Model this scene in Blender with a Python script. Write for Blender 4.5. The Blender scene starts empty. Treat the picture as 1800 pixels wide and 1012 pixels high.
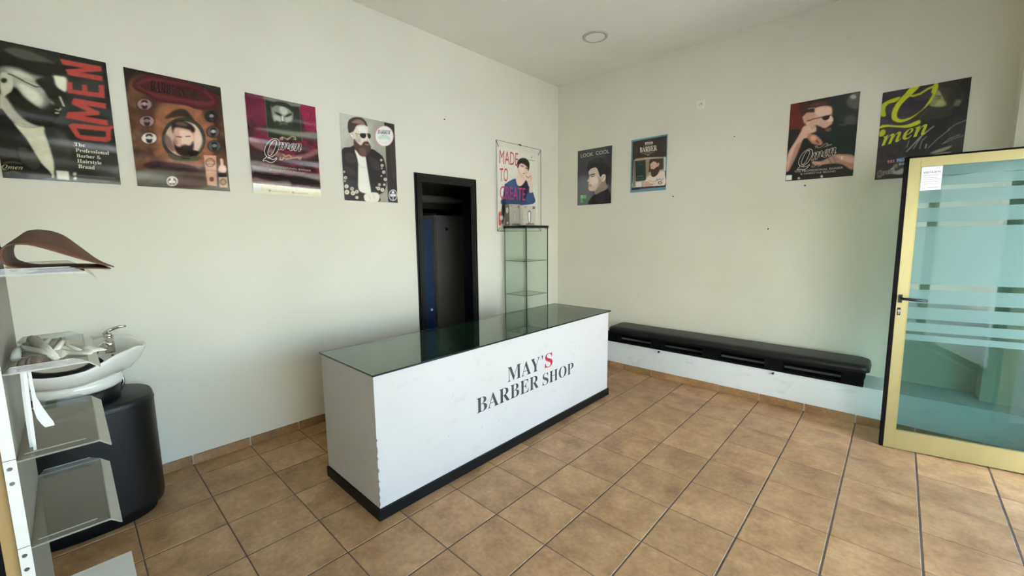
import bpy, bmesh, math, random
import numpy as np
from mathutils import Vector, Matrix

# ---------------------------------------------------------------- camera, world, sun, exposure
scene = bpy.context.scene
COL = scene.collection
cam_data = bpy.data.cameras.new('camera')
cam = bpy.data.objects.new('camera', cam_data)
COL.objects.link(cam)
cam_data.sensor_fit = 'HORIZONTAL'
cam_data.sensor_width = 36.0
cam_data.lens = 14.5728
cam_data.clip_start = 0.02
F = Vector((-0.676232853606518, 0.7259243780802842, -0.1254708133867724))
R = Vector((0.7325953686446419, 0.6805785338559155, -0.010811341034002218))
U = Vector((-0.07754452620015682, 0.09923032078596217, 0.9920384014205841))
m = Matrix((R, U, -F)).transposed().to_4x4()
m.translation = Vector((3.296, -4.430, 1.4716))
cam.matrix_world = m
scene.camera = cam
scene.cycles.transparent_max_bounces = 40
scene.cycles.max_bounces = 14
scene.cycles.diffuse_bounces = 7
scene.cycles.caustics_refractive = False
scene.cycles.caustics_reflective = False
scene.cycles.sample_clamp_indirect = 8.0

world = bpy.data.worlds.new('sky')
scene.world = world
world.use_nodes = True
wn = world.node_tree
wn.nodes.clear()
wo = wn.nodes.new('ShaderNodeOutputWorld')
wb = wn.nodes.new('ShaderNodeBackground')
sky = wn.nodes.new('ShaderNodeTexSky')
sky.sky_type = 'NISHITA'
sky.sun_disc = False
sky.sun_elevation = math.radians(48)
sky.sun_rotation = math.radians(175)
sky.air_density = 1.0
sky.dust_density = 1.2
sky.ozone_density = 1.0
wn.links.new(sky.outputs[0], wb.inputs[0])
wb.inputs[1].default_value = SKY_STRENGTH = 1.0
wn.links.new(wb.outputs[0], wo.inputs[0])

sun_d = bpy.data.lights.new('sun', 'SUN')
sun_d.energy = 18.0
sun_d.angle = math.radians(0.6)
sun_d.color = (1.0, 0.97, 0.93)
sun = bpy.data.objects.new('sun', sun_d)
COL.objects.link(sun)
sun.rotation_euler = Vector((0.50, -0.48, -0.72)).to_track_quat('-Z', 'Y').to_euler()
sun.location = (8, -8, 8)

vs = scene.view_settings
scene.display_settings.display_device = 'sRGB'
vs.view_transform = 'Standard'
vs.look = 'None'
vs.gamma = 1.0
vs.use_curve_mapping = False
vs.exposure = 1.52

PI = math.pi
CEIL = 3.314
LEDGE_Z = 0.2935
LEDGE_Y = -0.3823
TILE = 0.33
RND = random.Random(7)

# ---------------------------------------------------------------- materials
def lin(h):
    c = [int(h[i:i+2], 16)/255 for i in (0, 2, 4)]
    return tuple(x/12.92 if x <= .04045 else ((x+.055)/1.055)**2.4 for x in c)

def nodes(name):
    mt = bpy.data.materials.new(name)
    mt.use_nodes = True
    nt = mt.node_tree
    b = nt.nodes['Principled BSDF']
    return mt, nt, b

def mat(name, col, rough=.5, metal=0.0, spec=.5, noise=0.0, nscale=20, bump=0.0, bscale=60, coat=0.0, stretch=None, rvar=0.0):
    mt, nt, b = nodes(name)
    col = lin(col) if isinstance(col, str) else col
    b.inputs['Base Color'].default_value = (*col, 1)
    b.inputs['Roughness'].default_value = rough
    b.inputs['Metallic'].default_value = metal
    b.inputs['Specular IOR Level'].default_value = spec
    b.inputs['Coat Weight'].default_value = coat
    tc = nt.nodes.new('ShaderNodeTexCoord')
    mp = nt.nodes.new('ShaderNodeMapping')
    if stretch: mp.inputs['Scale'].default_value = stretch
    nt.links.new(tc.outputs['Object'], mp.inputs[0])
    if noise or rvar:
        n = nt.nodes.new('ShaderNodeTexNoise')
        n.inputs['Scale'].default_value = nscale
        n.inputs['Detail'].default_value = 6
        n.inputs['Roughness'].default_value = .6
        nt.links.new(mp.outputs[0], n.inputs['Vector'])
        if noise:
            r = nt.nodes.new('ShaderNodeMapRange')
            r.inputs[1].default_value = .3; r.inputs[2].default_value = .7
            r.inputs[3].default_value = 1-noise; r.inputs[4].default_value = 1+noise*.5
            nt.links.new(n.outputs[0], r.inputs[0])
            mx = nt.nodes.new('ShaderNodeVectorMath'); mx.operation = 'SCALE'
            mx.inputs[0].default_value = col
            nt.links.new(r.outputs[0], mx.inputs['Scale'])
            nt.links.new(mx.outputs[0], b.inputs['Base Color'])
        if rvar:
            r = nt.nodes.new('ShaderNodeMapRange')
            r.inputs[3].default_value = rough-rvar; r.inputs[4].default_value = rough+rvar
            nt.links.new(n.outputs[0], r.inputs[0])
            nt.links.new(r.outputs[0], b.inputs['Roughness'])
    if bump:
        n = nt.nodes.new('ShaderNodeTexNoise')
        n.inputs['Scale'].default_value = bscale
        n.inputs['Detail'].default_value = 5
        nt.links.new(mp.outputs[0], n.inputs['Vector'])
        bp = nt.nodes.new('ShaderNodeBump')
        bp.inputs['Strength'].default_value = bump
        bp.inputs['Distance'].default_value = .002
        nt.links.new(n.outputs[0], bp.inputs['Height'])
        nt.links.new(bp.outputs[0], b.inputs['Normal'])
    return mt

def wall_mat(name, col, dirt=0.0):
    """matt painted plaster, faint trowel relief, a little scuffing"""
    mt, nt, b = nodes(name)
    b.inputs['Roughness'].default_value = .82
    b.inputs['Specular IOR Level'].default_value = .25
    g = nt.nodes.new('ShaderNodeNewGeometry')
    n = nt.nodes.new('ShaderNodeTexNoise'); n.inputs['Scale'].default_value = 1.3; n.inputs['Detail'].default_value = 7
    nt.links.new(g.outputs['Position'], n.inputs['Vector'])
    ramp = nt.nodes.new('ShaderNodeValToRGB')
    c = lin(col)
    ramp.color_ramp.elements[0].position = .35; ramp.color_ramp.elements[1].position = .6
    ramp.color_ramp.elements[0].color = (c[0]*.95, c[1]*.95, c[2]*.94, 1)
    ramp.color_ramp.elements[1].color = (*c, 1)
    nt.links.new(n.outputs[0], ramp.inputs[0])
    last = ramp.outputs[0]
    if dirt:
        n3 = nt.nodes.new('ShaderNodeTexNoise'); n3.inputs['Scale'].default_value = 5; n3.inputs['Detail'].default_value = 9; n3.inputs['Roughness'].default_value = .7
        mp = nt.nodes.new('ShaderNodeMapping'); mp.inputs['Scale'].default_value = (1, 1, 2.4)
        nt.links.new(g.outputs['Position'], mp.inputs[0]); nt.links.new(mp.outputs[0], n3.inputs['Vector'])
        r = nt.nodes.new('ShaderNodeMapRange'); r.inputs[1].default_value = .56; r.inputs[2].default_value = .75
        r.inputs[3].default_value = 0; r.inputs[4].default_value = dirt
        nt.links.new(n3.outputs[0], r.inputs[0])
        mx = nt.nodes.new('ShaderNodeMixRGB'); mx.inputs[2].default_value = (*lin('6f6c62'), 1)
        nt.links.new(r.outputs[0], mx.inputs[0]); nt.links.new(last, mx.inputs[1]); last = mx.outputs[0]
    nt.links.new(last, b.inputs['Base Color'])
    n2 = nt.nodes.new('ShaderNodeTexNoise'); n2.inputs['Scale'].default_value = 90; n2.inputs['Detail'].default_value = 4
    nt.links.new(g.outputs['Position'], n2.inputs['Vector'])
    bp = nt.nodes.new('ShaderNodeBump'); bp.inputs['Strength'].default_value = .25; bp.inputs['Distance'].default_value = .002
    nt.links.new(n2.outputs[0], bp.inputs['Height']); nt.links.new(bp.outputs[0], b.inputs['Normal'])
    return mt

def glass_mat(name, tint, ior=1.5, rough=0.0, haze=0.0, haze_col='ffffff'):
    """thin clear sheet: fresnel reflection over tinted transmission, optional diffuse haze"""
    mt = bpy.data.materials.new(name); mt.use_nodes = True
    nt = mt.node_tree; nt.nodes.clear()
    o = nt.nodes.new('ShaderNodeOutputMaterial')
    t = nt.nodes.new('ShaderNodeBsdfTransparent'); t.inputs[0].default_value = (*lin(tint), 1)
    gl = nt.nodes.new('ShaderNodeBsdfGlossy'); gl.inputs['Roughness'].default_value = rough
    fr = nt.nodes.new('ShaderNodeFresnel')
    ge = nt.nodes.new('ShaderNodeNewGeometry'); mi = nt.nodes.new('ShaderNodeMapRange')   # same reflection entering and leaving the sheet
    mi.inputs[3].default_value = ior; mi.inputs[4].default_value = 1/ior
    nt.links.new(ge.outputs['Backfacing'], mi.inputs[0]); nt.links.new(mi.outputs[0], fr.inputs[0])
    base = t.outputs[0]
    if haze:
        d = nt.nodes.new('ShaderNodeBsdfDiffuse'); d.inputs[0].default_value = (*lin(haze_col), 1)
        tl = nt.nodes.new('ShaderNodeBsdfTranslucent'); tl.inputs[0].default_value = (*lin(haze_col), 1)
        m0 = nt.nodes.new('ShaderNodeMixShader'); nt.links.new(d.outputs[0], m0.inputs[1]); nt.links.new(tl.outputs[0], m0.inputs[2])
        m1 = nt.nodes.new('ShaderNodeMixShader'); m1.inputs[0].default_value = haze
        nt.links.new(base, m1.inputs[1]); nt.links.new(m0.outputs[0], m1.inputs[2]); base = m1.outputs[0]
    mx = nt.nodes.new('ShaderNodeMixShader')
    nt.links.new(fr.outputs[0], mx.inputs[0]); nt.links.new(base, mx.inputs[1]); nt.links.new(gl.outputs[0], mx.inputs[2])
    nt.links.new(mx.outputs[0], o.inputs[0])
    return mt

def tile_mat(name, c1, c2, c3, rough, along=None):
    """stoneware: cloudy ochre brown with darker smudges, every tile its own shade"""
    mt, nt, b = nodes(name)
    oi = nt.nodes.new('ShaderNodeObjectInfo')
    tc = nt.nodes.new('ShaderNodeTexCoord')
    ad = nt.nodes.new('ShaderNodeVectorMath'); ad.operation = 'MULTIPLY_ADD'
    cv = nt.nodes.new('ShaderNodeCombineXYZ')
    for i in range(3): nt.links.new(oi.outputs['Random'], cv.inputs[i])
    ad.inputs[1].default_value = (37, 53, 71)
    nt.links.new(cv.outputs[0], ad.inputs[0]); nt.links.new(tc.outputs['Object'], ad.inputs[2])
    n = nt.nodes.new('ShaderNodeTexNoise'); n.inputs['Scale'].default_value = 5.5; n.inputs['Detail'].default_value = 9; n.inputs['Roughness'].default_value = .68
    nt.links.new(ad.outputs[0], n.inputs['Vector'])
    r = nt.nodes.new('ShaderNodeValToRGB'); e = r.color_ramp.elements
    e[0].position = .30; e[0].color = (*lin(c2), 1); e[1].position = .70; e[1].color = (*lin(c1), 1)
    k = e.new(.5); k.color = (*lin(c3), 1)
    nt.links.new(n.outputs[0], r.inputs[0])
    n2 = nt.nodes.new('ShaderNodeTexNoise'); n2.inputs['Scale'].default_value = 45; n2.inputs['Detail'].default_value = 4
    nt.links.new(ad.outputs[0], n2.inputs['Vector'])
    mr = nt.nodes.new('ShaderNodeMapRange'); mr.inputs[1].default_value = .3; mr.inputs[2].default_value = .7; mr.inputs[3].default_value = .86; mr.inputs[4].default_value = 1.1
    nt.links.new(n2.outputs[0], mr.inputs[0])
    m2 = nt.nodes.new('ShaderNodeMapRange'); m2.inputs[3].default_value = .9; m2.inputs[4].default_value = 1.08
    nt.links.new(oi.outputs['Random'], m2.inputs[0])
    mm = nt.nodes.new('ShaderNodeMath'); mm.operation = 'MULTIPLY'
    nt.links.new(mr.outputs[0], mm.inputs[0]); nt.links.new(m2.outputs[0], mm.inputs[1])
    sc = nt.nodes.new('ShaderNodeVectorMath'); sc.operation = 'SCALE'
    nt.links.new(r.outputs[0], sc.inputs[0]); nt.links.new(mm.outputs[0], sc.inputs['Scale'])
    nt.links.new(sc.outputs[0], b.inputs['Base Color'])
    rr = nt.nodes.new('ShaderNodeMapRange'); rr.inputs[3].default_value = rough-.1; rr.inputs[4].default_value = rough+.14
    nt.links.new(n.outputs[0], rr.inputs[0]); nt.links.new(rr.outputs[0], b.inputs['Roughness'])
    bp = nt.nodes.new('ShaderNodeBump'); bp.inputs['Strength'].default_value = .25; bp.inputs['Distance'].default_value = .0015
    nt.links.new(n.outputs[0], bp.inputs['Height']); nt.links.new(bp.outputs[0], b.inputs['Normal'])
    return mt

def attr_mat(name, rough=.3):
    mt, nt, b = nodes(name)
    a = nt.nodes.new('ShaderNodeVertexColor'); a.layer_name = 'print'
    nt.links.new(a.outputs[0], b.inputs['Base Color'])
    b.inputs['Roughness'].default_value = rough
    b.inputs['Specular IOR Level'].default_value = .45
    return mt

M = dict(
    wall=wall_mat('painted_plaster', 'e0ddcf'),
    wall_low=wall_mat('scuffed_skylit_plaster', 'd3dade', .35),  # scuffs, plus the blue of skylight mixed into the ledge colour
    ceiling=wall_mat('ceiling_paint', 'e8e6da'),
    tile=tile_mat('stoneware_tile', 'bd9a6c', '876544', 'a8845a', .42),
    skirt=tile_mat('skirting_stoneware', 'a98a63', '7d5c3e', '99764f', .45),
    grout=mat('grout', '5c5348', .9, noise=.35, nscale=9),
    pale_grout=mat('pale_grout', 'b9b2a6', .9, noise=.2),
    counter=wall_mat('white_counter_paint', 'c4c1bd', .16),
    chip=mat('bare_plaster', '8e8a83', .95, noise=.3, bump=.4),
    plinth=mat('black_plinth_paint', '0d0d0d', .45, spec=.25, noise=.3, bump=.2),
    dark_board=mat('dark_worktop', '566b63', .5, noise=.3, nscale=4),
    top_glass=glass_mat('counter_glass', 'cfdfd8', 1.7),
    glass_edge=mat('glass_edge', '0d1f1b', .15),
    black=mat('black_paint', '0b0b0c', .4, spec=.3, noise=.2),
    casing=mat('black_gloss_wood', '09090a', .3, bump=.15, bscale=30, stretch=(1, 1, .05)),
    leather=mat('black_vinyl', '0f1011', .42, spec=.38, bump=.4, bscale=250, noise=.2),
    pallet=mat('black_stained_wood', '060608', .7, spec=.15, noise=.5, nscale=12, bump=.5, bscale=40, stretch=(.15, 1, 1)),
    gold=mat('champagne_anodised_aluminium', '9d9465', .42, metal=.45, spec=.5, bump=.05, bscale=200, noise=.07, nscale=6, stretch=(1, 1, .1)),
    seal=mat('black_rubber', '0a0606', .7, spec=.1),
    chrome=mat('chrome', 'd0d0cf', .12, metal=1.0),
    steel=mat('brushed_steel', '8f8f8c', .3, metal=1.0),
    ceramic=mat('white_ceramic', 'e4e4dd', .12, spec=.6, coat=.4),
    white_plastic=mat('white_plastic', 'e6e4dc', .4),
    white_board=mat('white_melamine', 'e2ded2', .45, noise=.08, nscale=14),
    shade_grey=mat('shade_grey_melamine', '8b897d', .5, noise=.08),  # white board darkened to its shaded tone; plain grey for the pipe
    raw_wood=mat('raw_board_edge', 'b3915a', .7, noise=.3, nscale=8, stretch=(1, 1, .2)),
    door_glass=glass_mat('door_glass', 'c6dbd9', 1.5),
    door_film=glass_mat('frosted_film', 'cfe6e2', 1.2, haze=.42, haze_col='adcdca'),
    shop_glass=glass_mat('shop_window_glass', 'f4f5f3', 1.5),
    case_glass=glass_mat('showcase_glass', 'f9fcfa', 1.5),
    case_edge=mat('showcase_glass_edge', '46584f', .25),
    acrylic=glass_mat('clear_acrylic', 'e4e4de', 1.45, .03, haze=.06, haze_col='e8e6da'),
    acrylic_edge=glass_mat('acrylic_edge', 'd5d5cb', 1.5, .05, haze=.45, haze_col='f4f2e6'),
    tag_strip=glass_mat('label_lip', 'dadad2', 1.5, .05, haze=.6, haze_col='e0dcd0'),
    hide=mat('brown_leather', '64402c', .6, noise=.25, nscale=60, bump=.6, bscale=400),
    hide_in=mat('leather_flesh_side', '2e2522', .8, noise=.3, bump=.4),
    hide_edge=mat('leather_edge', '9a8a7c', .7),
    cloth=mat('cream_cloth', 'e2dccb', .9, noise=.1, nscale=30, bump=.5, bscale=300),
    brown_cloth=mat('taupe_cloth', '7a6b5e', .9, noise=.3, nscale=30, bump=.4),
    wire=mat('dark_wire', '2d2c28', .4, metal=.7),
    box_card=mat('silver_card', 'a8a498', .35, metal=.35, noise=.06),
    box_dark=mat('box_grey_print', '6f6e66', .45),
    box_black=mat('black_print', '1b1b1b', .4),
    rose=mat('rose_print', '6b4a40', .5),
    blue=mat('blue_panel', '0a2547', .5),
    locker=mat('grey_metal_locker', '8b8b88', .45, noise=.1, nscale=5),
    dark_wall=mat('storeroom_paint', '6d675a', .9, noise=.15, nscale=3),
    concrete=mat('pavement_concrete', 'c4c5c4', .9, noise=.15, nscale=1),
    bounce_facade=mat('bounce_facade_render', 'ece8de', .9, noise=.1, nscale=2),
    lamp=mat('lamp_diffuser', 'e6e4da', .3),
    lamp_ring=mat('lamp_trim', 'b9b7ae', .4, metal=.2),
    print_grey=mat('grey_print', '9c9ca2', .6),
    sticker=mat('sticker_paper', 'd4d4d8', .45),
    hole=mat('nail_dark', '3a342c', .8),
    black_metal=mat('black_metal', '15181a', .35, metal=.3),
)
_cm = {}
def flat(hexc, rough=.35):
    if (hexc, rough) not in _cm:
        c = tuple(min(.9, v) for v in lin(hexc)) if isinstance(hexc, str) else hexc
        _cm[(hexc, rough)] = mat('print_ink', c, rough)
    return _cm[(hexc, rough)]

# ---------------------------------------------------------------- mesh helpers
def obj(name, bm, material, parent=None, loc=(0, 0, 0), rz=0.0, smooth=False, bevel=0.0, mats=None):
    if isinstance(bm, bmesh.types.BMesh):
        if bevel:
            bmesh.ops.bevel(bm, geom=[e for e in bm.edges if len(e.link_faces) == 2 and e.calc_face_angle(0) > .6], offset=bevel, segments=2, affect='EDGES', profile=.6)
        me = bpy.data.meshes.new(name)
        bmesh.ops.recalc_face_normals(bm, faces=bm.faces)
        bm.to_mesh(me); bm.free()
    else:
        me = bm; me.name = name
    if smooth:
        for p in me.polygons: p.use_smooth = True
    me.materials.clear()
    for x in (mats or [material]): me.materials.append(x)
    o = bpy.data.objects.new(name, me)
    COL.objects.link(o)
    o.location = loc; o.rotation_euler = (0, 0, rz)
    if parent: o.parent = parent
    return o

def box(bm, x0, x1, y0, y1, z0, z1, mi=0):
    v = [bm.verts.new(p) for p in ((x0,y0,z0),(x1,y0,z0),(x1,y1,z0),(x0,y1,z0),(x0,y0,z1),(x1,y0,z1),(x1,y1,z1),(x0,y1,z1))]
    for f in ((0,3,2,1),(4,5,6,7),(0,1,5,4),(1,2,6,5),(2,3,7,6),(3,0,4,7)):
        bm.faces.new([v[i] for i in f]).material_index = mi

def bx(*b, mi=0):
    bm = bmesh.new()
    if isinstance(b[0], (tuple, list)):
        for k in b: box(bm, *k)
    else: box(bm, *b, mi=mi)
    return bm

def tube(bm, pts, r, n=10, r1=None):
    pts = [Vector(p) for p in pts]; rings = []
    for i, p in enumerate(pts):
        d = (pts[min(i+1, len(pts)-1)]-pts[max(i-1, 0)]).normalized()
        a = d.orthogonal().normalized() if i == 0 else (prev-d*prev.dot(d)).normalized()
        prev = a; b = d.cross(a)
        rr = r if r1 is None else r+(r1-r)*i/(len(pts)-1)
        rings.append([bm.verts.new(p+(a*math.cos(2*PI*k/n)+b*math.sin(2*PI*k/n))*rr) for k in range(n)])
    for A, B in zip(rings, rings[1:]):
        for k in range(n): bm.faces.new((A[k], A[(k+1) % n], B[(k+1) % n], B[k]))
    bm.faces.new(rings[0][::-1]); bm.faces.new(rings[-1])

def tb(pts, r, n=10, r1=None):
    bm = bmesh.new(); tube(bm, pts, r, n, r1); return bm

def loft(rings, cap0=True, cap1=True, closed=True):
    bm = bmesh.new(); V = [[bm.verts.new(p) for p in r] for r in rings]; n = len(V[0])
    for A, B in zip(V, V[1:]):
        for k in range(n if closed else n-1): bm.faces.new((A[k], A[(k+1) % n], B[(k+1) % n], B[k]))
    if cap0: bm.faces.new(V[0][::-1])
    if cap1: bm.faces.new(V[-1])
    return bm

def empty(name, loc=(0, 0, 0), rz=0.0):
    o = bpy.data.objects.new(name, None); COL.objects.link(o)
    o.location = loc; o.rotation_euler = (0, 0, rz); o.empty_display_size = .05
    return o

def tag(o, label=None, cat=None, group=None, kind=None):
    if label: o['label'] = label
    if cat: o['category'] = cat
    if group: o['group'] = group
    if kind: o['kind'] = kind
    return o

def struct(o): o['kind'] = 'structure'; return o

# ---------------------------------------------------------------- text and print
def curve_mesh(polys, offset=0.0):
    cu = bpy.data.curves.new('glyphs', 'CURVE'); cu.dimensions = '2D'; cu.fill_mode = 'BOTH'; cu.offset = offset
    for p in polys:
        s = cu.splines.new('POLY'); s.points.add(len(p)-1)
        for q, c in zip(s.points, p): q.co = (c[0], c[1], 0, 1)
        s.use_cyclic_u = True
    o = bpy.data.objects.new('glyphs', cu); COL.objects.link(o)
    bpy.context.view_layer.update()
    me = bpy.data.meshes.new_from_object(o.evaluated_get(bpy.context.evaluated_depsgraph_get()))
    V = np.array([v.co[:2] for v in me.vertices]).reshape(-1, 2); Fc = [tuple(p.vertices) for p in me.polygons]
    bpy.data.objects.remove(o); bpy.data.meshes.remove(me)
    return V, Fc

_base = {}
_norm = {}
def text_shape(font, s, offset=0.0, norm_by=None):
    """flat outline of a line of text, scaled so that it is 1 wide and 1 cap-height tall"""
    key = (font, s, offset, norm_by)
    if key in _base: return _base[key]
    if font == 'N':
        cu = bpy.data.curves.new('text', 'FONT'); cu.body = s; cu.size = 1; cu.resolution_u = 3; cu.offset = (.006 if len(s) > 8 else 0)+offset
        o = bpy.data.objects.new('text', cu); COL.objects.link(o)
        bpy.context.view_layer.update()
        me = bpy.data.meshes.new_from_object(o.evaluated_get(bpy.context.evaluated_depsgraph_get()))
        V = np.array([v.co[:2] for v in me.vertices]).reshape(-1, 2); Fc = [tuple(p.vertices) for p in me.polygons]
        bpy.data.objects.remove(o); bpy.data.meshes.remove(me)
    else:
        polys = []; x = 0.0
        for ch in s:
            g = GLYPH.get(font+ch)
            if g is None:
                x += .22; continue
            for c in g[1]: polys.append([(x+c[i]/1000, c[i+1]/1000) for i in range(0, len(c), 2)])
            x += g[0]/1000
        V, Fc = curve_mesh(polys, offset)
    x0, x1 = V[:, 0].min(), V[:, 0].max(); y1 = V[:, 1].max()
    if norm_by is not None: x0, x1, y1 = _norm[(font, s, norm_by)]
    _norm[(font, s, offset)] = (x0, x1, y1)
    V = np.stack([(V[:, 0]-x0)/(x1-x0), V[:, 1]/y1], -1)
    _base[key] = (V, Fc)
    return V, Fc

def catmull(P, n=4):
    P = np.asarray(P, float); N = len(P); out = []
    for i in range(N):
        a, b, c, d = P[i-1], P[i], P[(i+1) % N], P[(i+2) % N]
        for t in np.arange(n)/n:
            out.append(.5*((2*b)+(-a+c)*t+(2*a-5*b+4*c-d)*t*t+(-a+3*b-3*c+d)*t**3))
    return np.array(out)

def blur(mk, s):
    k = int(round(s))
    if k < 1: return mk
    for _ in range(2):
        for ax in (0, 1):
            p = np.pad(mk, [(k+1, k) if a == ax else (0, 0) for a in (0, 1)], mode='edge').cumsum(axis=ax)
            n = mk.shape[ax]
            hi = np.take(p, np.arange(2*k+1, 2*k+1+n), axis=ax); lo = np.take(p, np.arange(0, n), axis=ax)
            mk = (hi-lo)/(2*k+1)
    return mk

def paint(W, H, bg, ops, px):
    """rasterises the printed artwork of a poster (mm units) to the grid that carries its colour"""
    nx, ny = int(W/px)+1, int(H/px)+1
    xs = np.linspace(0, W, nx); ys = np.linspace(0, H, ny)
    h2 = lambda h: np.array([int(h[i:i+2], 16)/255 for i in (0, 2, 4)])
    img = np.ones((ny, nx, 3))*h2(bg)
    for op in ops:
        k = op[0]
        if k in 'TO': continue
        c = h2(op[1])
        if k == 'N':
            rg = np.random.RandomState(op[4]); s = max(3, op[2]*1.3)
            gy, gx = int(H/s)+3, int(W/s)+3; acc = 0
            for o in range(3):
                g = rg.rand(gy*2**o+2, gx*2**o+2)
                yy = ys/s*2**o; xx = xs/s*2**o; iy = yy.astype(int); ix = xx.astype(int); fy = (yy-iy)[:, None]; fx = (xx-ix)[None]
                fy = fy*fy*(3-2*fy); fx = fx*fx*(3-2*fx)
                v = (g[iy][:, ix]*(1-fx)+g[iy][:, ix+1]*fx)*(1-fy)+(g[iy+1][:, ix]*(1-fx)+g[iy+1][:, ix+1]*fx)*fy
                acc = acc+v*.5**o
            mk = np.clip((acc/1.75-.42)*4, 0, 1)*op[3]
            img += (c-img)*mk[..., None]; continue
        b, al = op[2]/px, op[3]
        if k == 'L': w = op[4]; P = np.array(op[5], float).reshape(-1, 2); mar = w/2
        else: P = np.array(op[4], float).reshape(-1, 2); P = catmull(P) if k == 'S' else P; mar = 0
        mar += (b*2.2+2)*px
        i0 = max(0, int((P[:, 0].min()-mar)/px)); i1 = min(nx, int((P[:, 0].max()+mar)/px)+2)
        j0 = max(0, int((P[:, 1].min()-mar)/px)); j1 = min(ny, int((P[:, 1].max()+mar)/px)+2)
        if i1 <= i0 or j1 <= j0: continue
        X, Y = np.meshgrid(xs[i0:i1], ys[j0:j1])
        if k == 'L':
            d = np.full(X.shape, 1e9)
            for a, e in zip(P, P[1:]):
                ab = e-a; t = np.clip(((X-a[0])*ab[0]+(Y-a[1])*ab[1])/max(1e-6, ab@ab), 0, 1)
                d = np.minimum(d, np.hypot(X-a[0]-t*ab[0], Y-a[1]-t*ab[1]))
            mk = np.clip((w/2-d)/px+.5, 0, 1)
            if w < px: mk = np.clip(1-d/px, 0, 1)*w/px
        else:
            mk = 0
            for dx, dy in ((-.25, -.25), (.25, -.25), (-.25, .25), (.25, .25)):
                ins = np.zeros(X.shape, bool); XX = X+dx*px; YY = Y+dy*px
                for a, e in zip(P, np.roll(P, -1, 0)):
                    if a[1] == e[1]: continue
                    ins ^= ((a[1] > YY) != (e[1] > YY)) & (XX < (e[0]-a[0])*(YY-a[1])/(e[1]-a[1])+a[0])
                mk = mk+ins*.25
        mk = blur(mk, b*.75)*al
        img[j0:j1, i0:i1] += (c-img[j0:j1, i0:i1])*mk[..., None]
    img = np.stack([blur(img[..., k], 1) for k in range(3)], -1)*.6+img*.4
    rg = np.random.RandomState(int(W)+len(ops))
    nz = blur(rg.randn(ny, nx), 2)*.09+rg.randn(ny, nx)*.008
    return nx, ny, np.clip(img*(1+nz[..., None]), 0, 1)

ILLUM = 0.80
def print_lin(img):
    l = np.where(img <= .04045, img/12.92, ((img+.055)/1.055)**2.4)
    return np.clip(l*ILLUM*PRINT_GAIN, 0, .85)
PRINT_GAIN = 1.55

def poster(name, label, wall, u0, ztop, W, H, bg, ops, wave=.002, wl=.16, gap=.004, rough=.3, tilt=0.0, parent_label=None):
    nx, ny, img = paint(W*1000, H*1000, bg, ops, 2.6)
    def off(u, v):
        return gap+wave*(1+.5*np.sin(2*PI*v/wl+5*u+ztop*9)+.5*np.sin(2*PI*v/(wl*.61)-4*u+u0))+.004*np.maximum(0, 1-v/.03)**2*0
    uu, vv = np.meshgrid(np.linspace(0, W, nx), np.linspace(0, H, ny))
    co = np.stack([uu, -off(uu, vv), -vv], -1).reshape(-1, 3)
    idx = np.arange(nx*ny).reshape(ny, nx)
    quads = np.stack([idx[1:, :-1], idx[1:, 1:], idx[:-1, 1:], idx[:-1, :-1]], -1).reshape(-1, 4)
    me = bpy.data.meshes.new(name)
    me.vertices.add(len(co)); me.vertices.foreach_set('co', co.ravel())
    me.loops.add(quads.size); me.loops.foreach_set('vertex_index', quads.ravel())
    me.polygons.add(len(quads)); me.polygons.foreach_set('loop_start', np.arange(0, quads.size, 4)); me.polygons.foreach_set('loop_total', np.full(len(quads), 4))
    me.update(); me.polygons.foreach_set('use_smooth', np.ones(len(quads), bool))
    at = me.color_attributes.new('print', 'FLOAT_COLOR', 'POINT')
    rgba = np.ones((nx*ny, 4)); rgba[:, :3] = print_lin(img).reshape(-1, 3)
    at.data.foreach_set('color', rgba.ravel().astype(np.float32))
    o = bpy.data.objects.new(name, me); COL.objects.link(o)
    me.materials.append(attr_mat('printed_paper', rough))
    o.location = (0.0, u0, ztop) if wall == 'L' else (u0, 0.0, ztop)
    o.rotation_euler = (0, 0, PI/2 if wall == 'L' else 0)
    tag(o, label, 'poster', 'barber posters on the two walls')
    for op in ops:
        if op[0] not in 'TO': continue
        layers = [(op[1], 0.0, 0)] if op[0] == 'T' else [(op[1], .016, 0), (op[2], .001, 1)]
        font, s, q = op[-3], op[-2], np.array(op[-1], float)/1000
        b0, b1, t0 = q[:2], q[2:4], q[4:6]
        for colr, offs, lay in layers:
            V, Fc = text_shape(font, s, offs, layers[0][1] if lay else None)
            P = b0+V[:, :1]*(b1-b0)+V[:, 1:]*(t0-b0)
            d = off(P[:, 0], P[:, 1])+.0012+.0005*lay
            tm = bpy.data.meshes.new('lettering')
            tm.from_pydata([(p[0], -dd, -p[1]) for p, dd in zip(P, d)], [], Fc)
            tm.materials.append(flat(tuple(float(x) for x in print_lin(np.array([int(colr[i:i+2], 16)/255 for i in (0, 2, 4)]))), rough))
            t = bpy.data.objects.new('lettering', tm); COL.objects.link(t); t.parent = o
    return o

def letters(parent, s, font, X, y0, y1, z0, z1, material, off=-.008, name='lettering', thick=.0012, space=None):
    """raised letters on a face looking to +x, baseline z0, cap height z1"""
    V, Fc = text_shape(font, s, off)
    bm = bmesh.new()
    vs_ = [bm.verts.new((X, y0+v[0]*(y1-y0), z0+v[1]*(z1-z0))) for v in V]
    for f in Fc:
        try: bm.faces.new([vs_[i] for i in f])
        except ValueError: pass
    r = bmesh.ops.extrude_face_region(bm, geom=bm.faces[:])
    for v in r['geom']:
        if isinstance(v, bmesh.types.BMVert): v.co.x += thick
    return obj(name, bm, material, parent)

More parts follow.
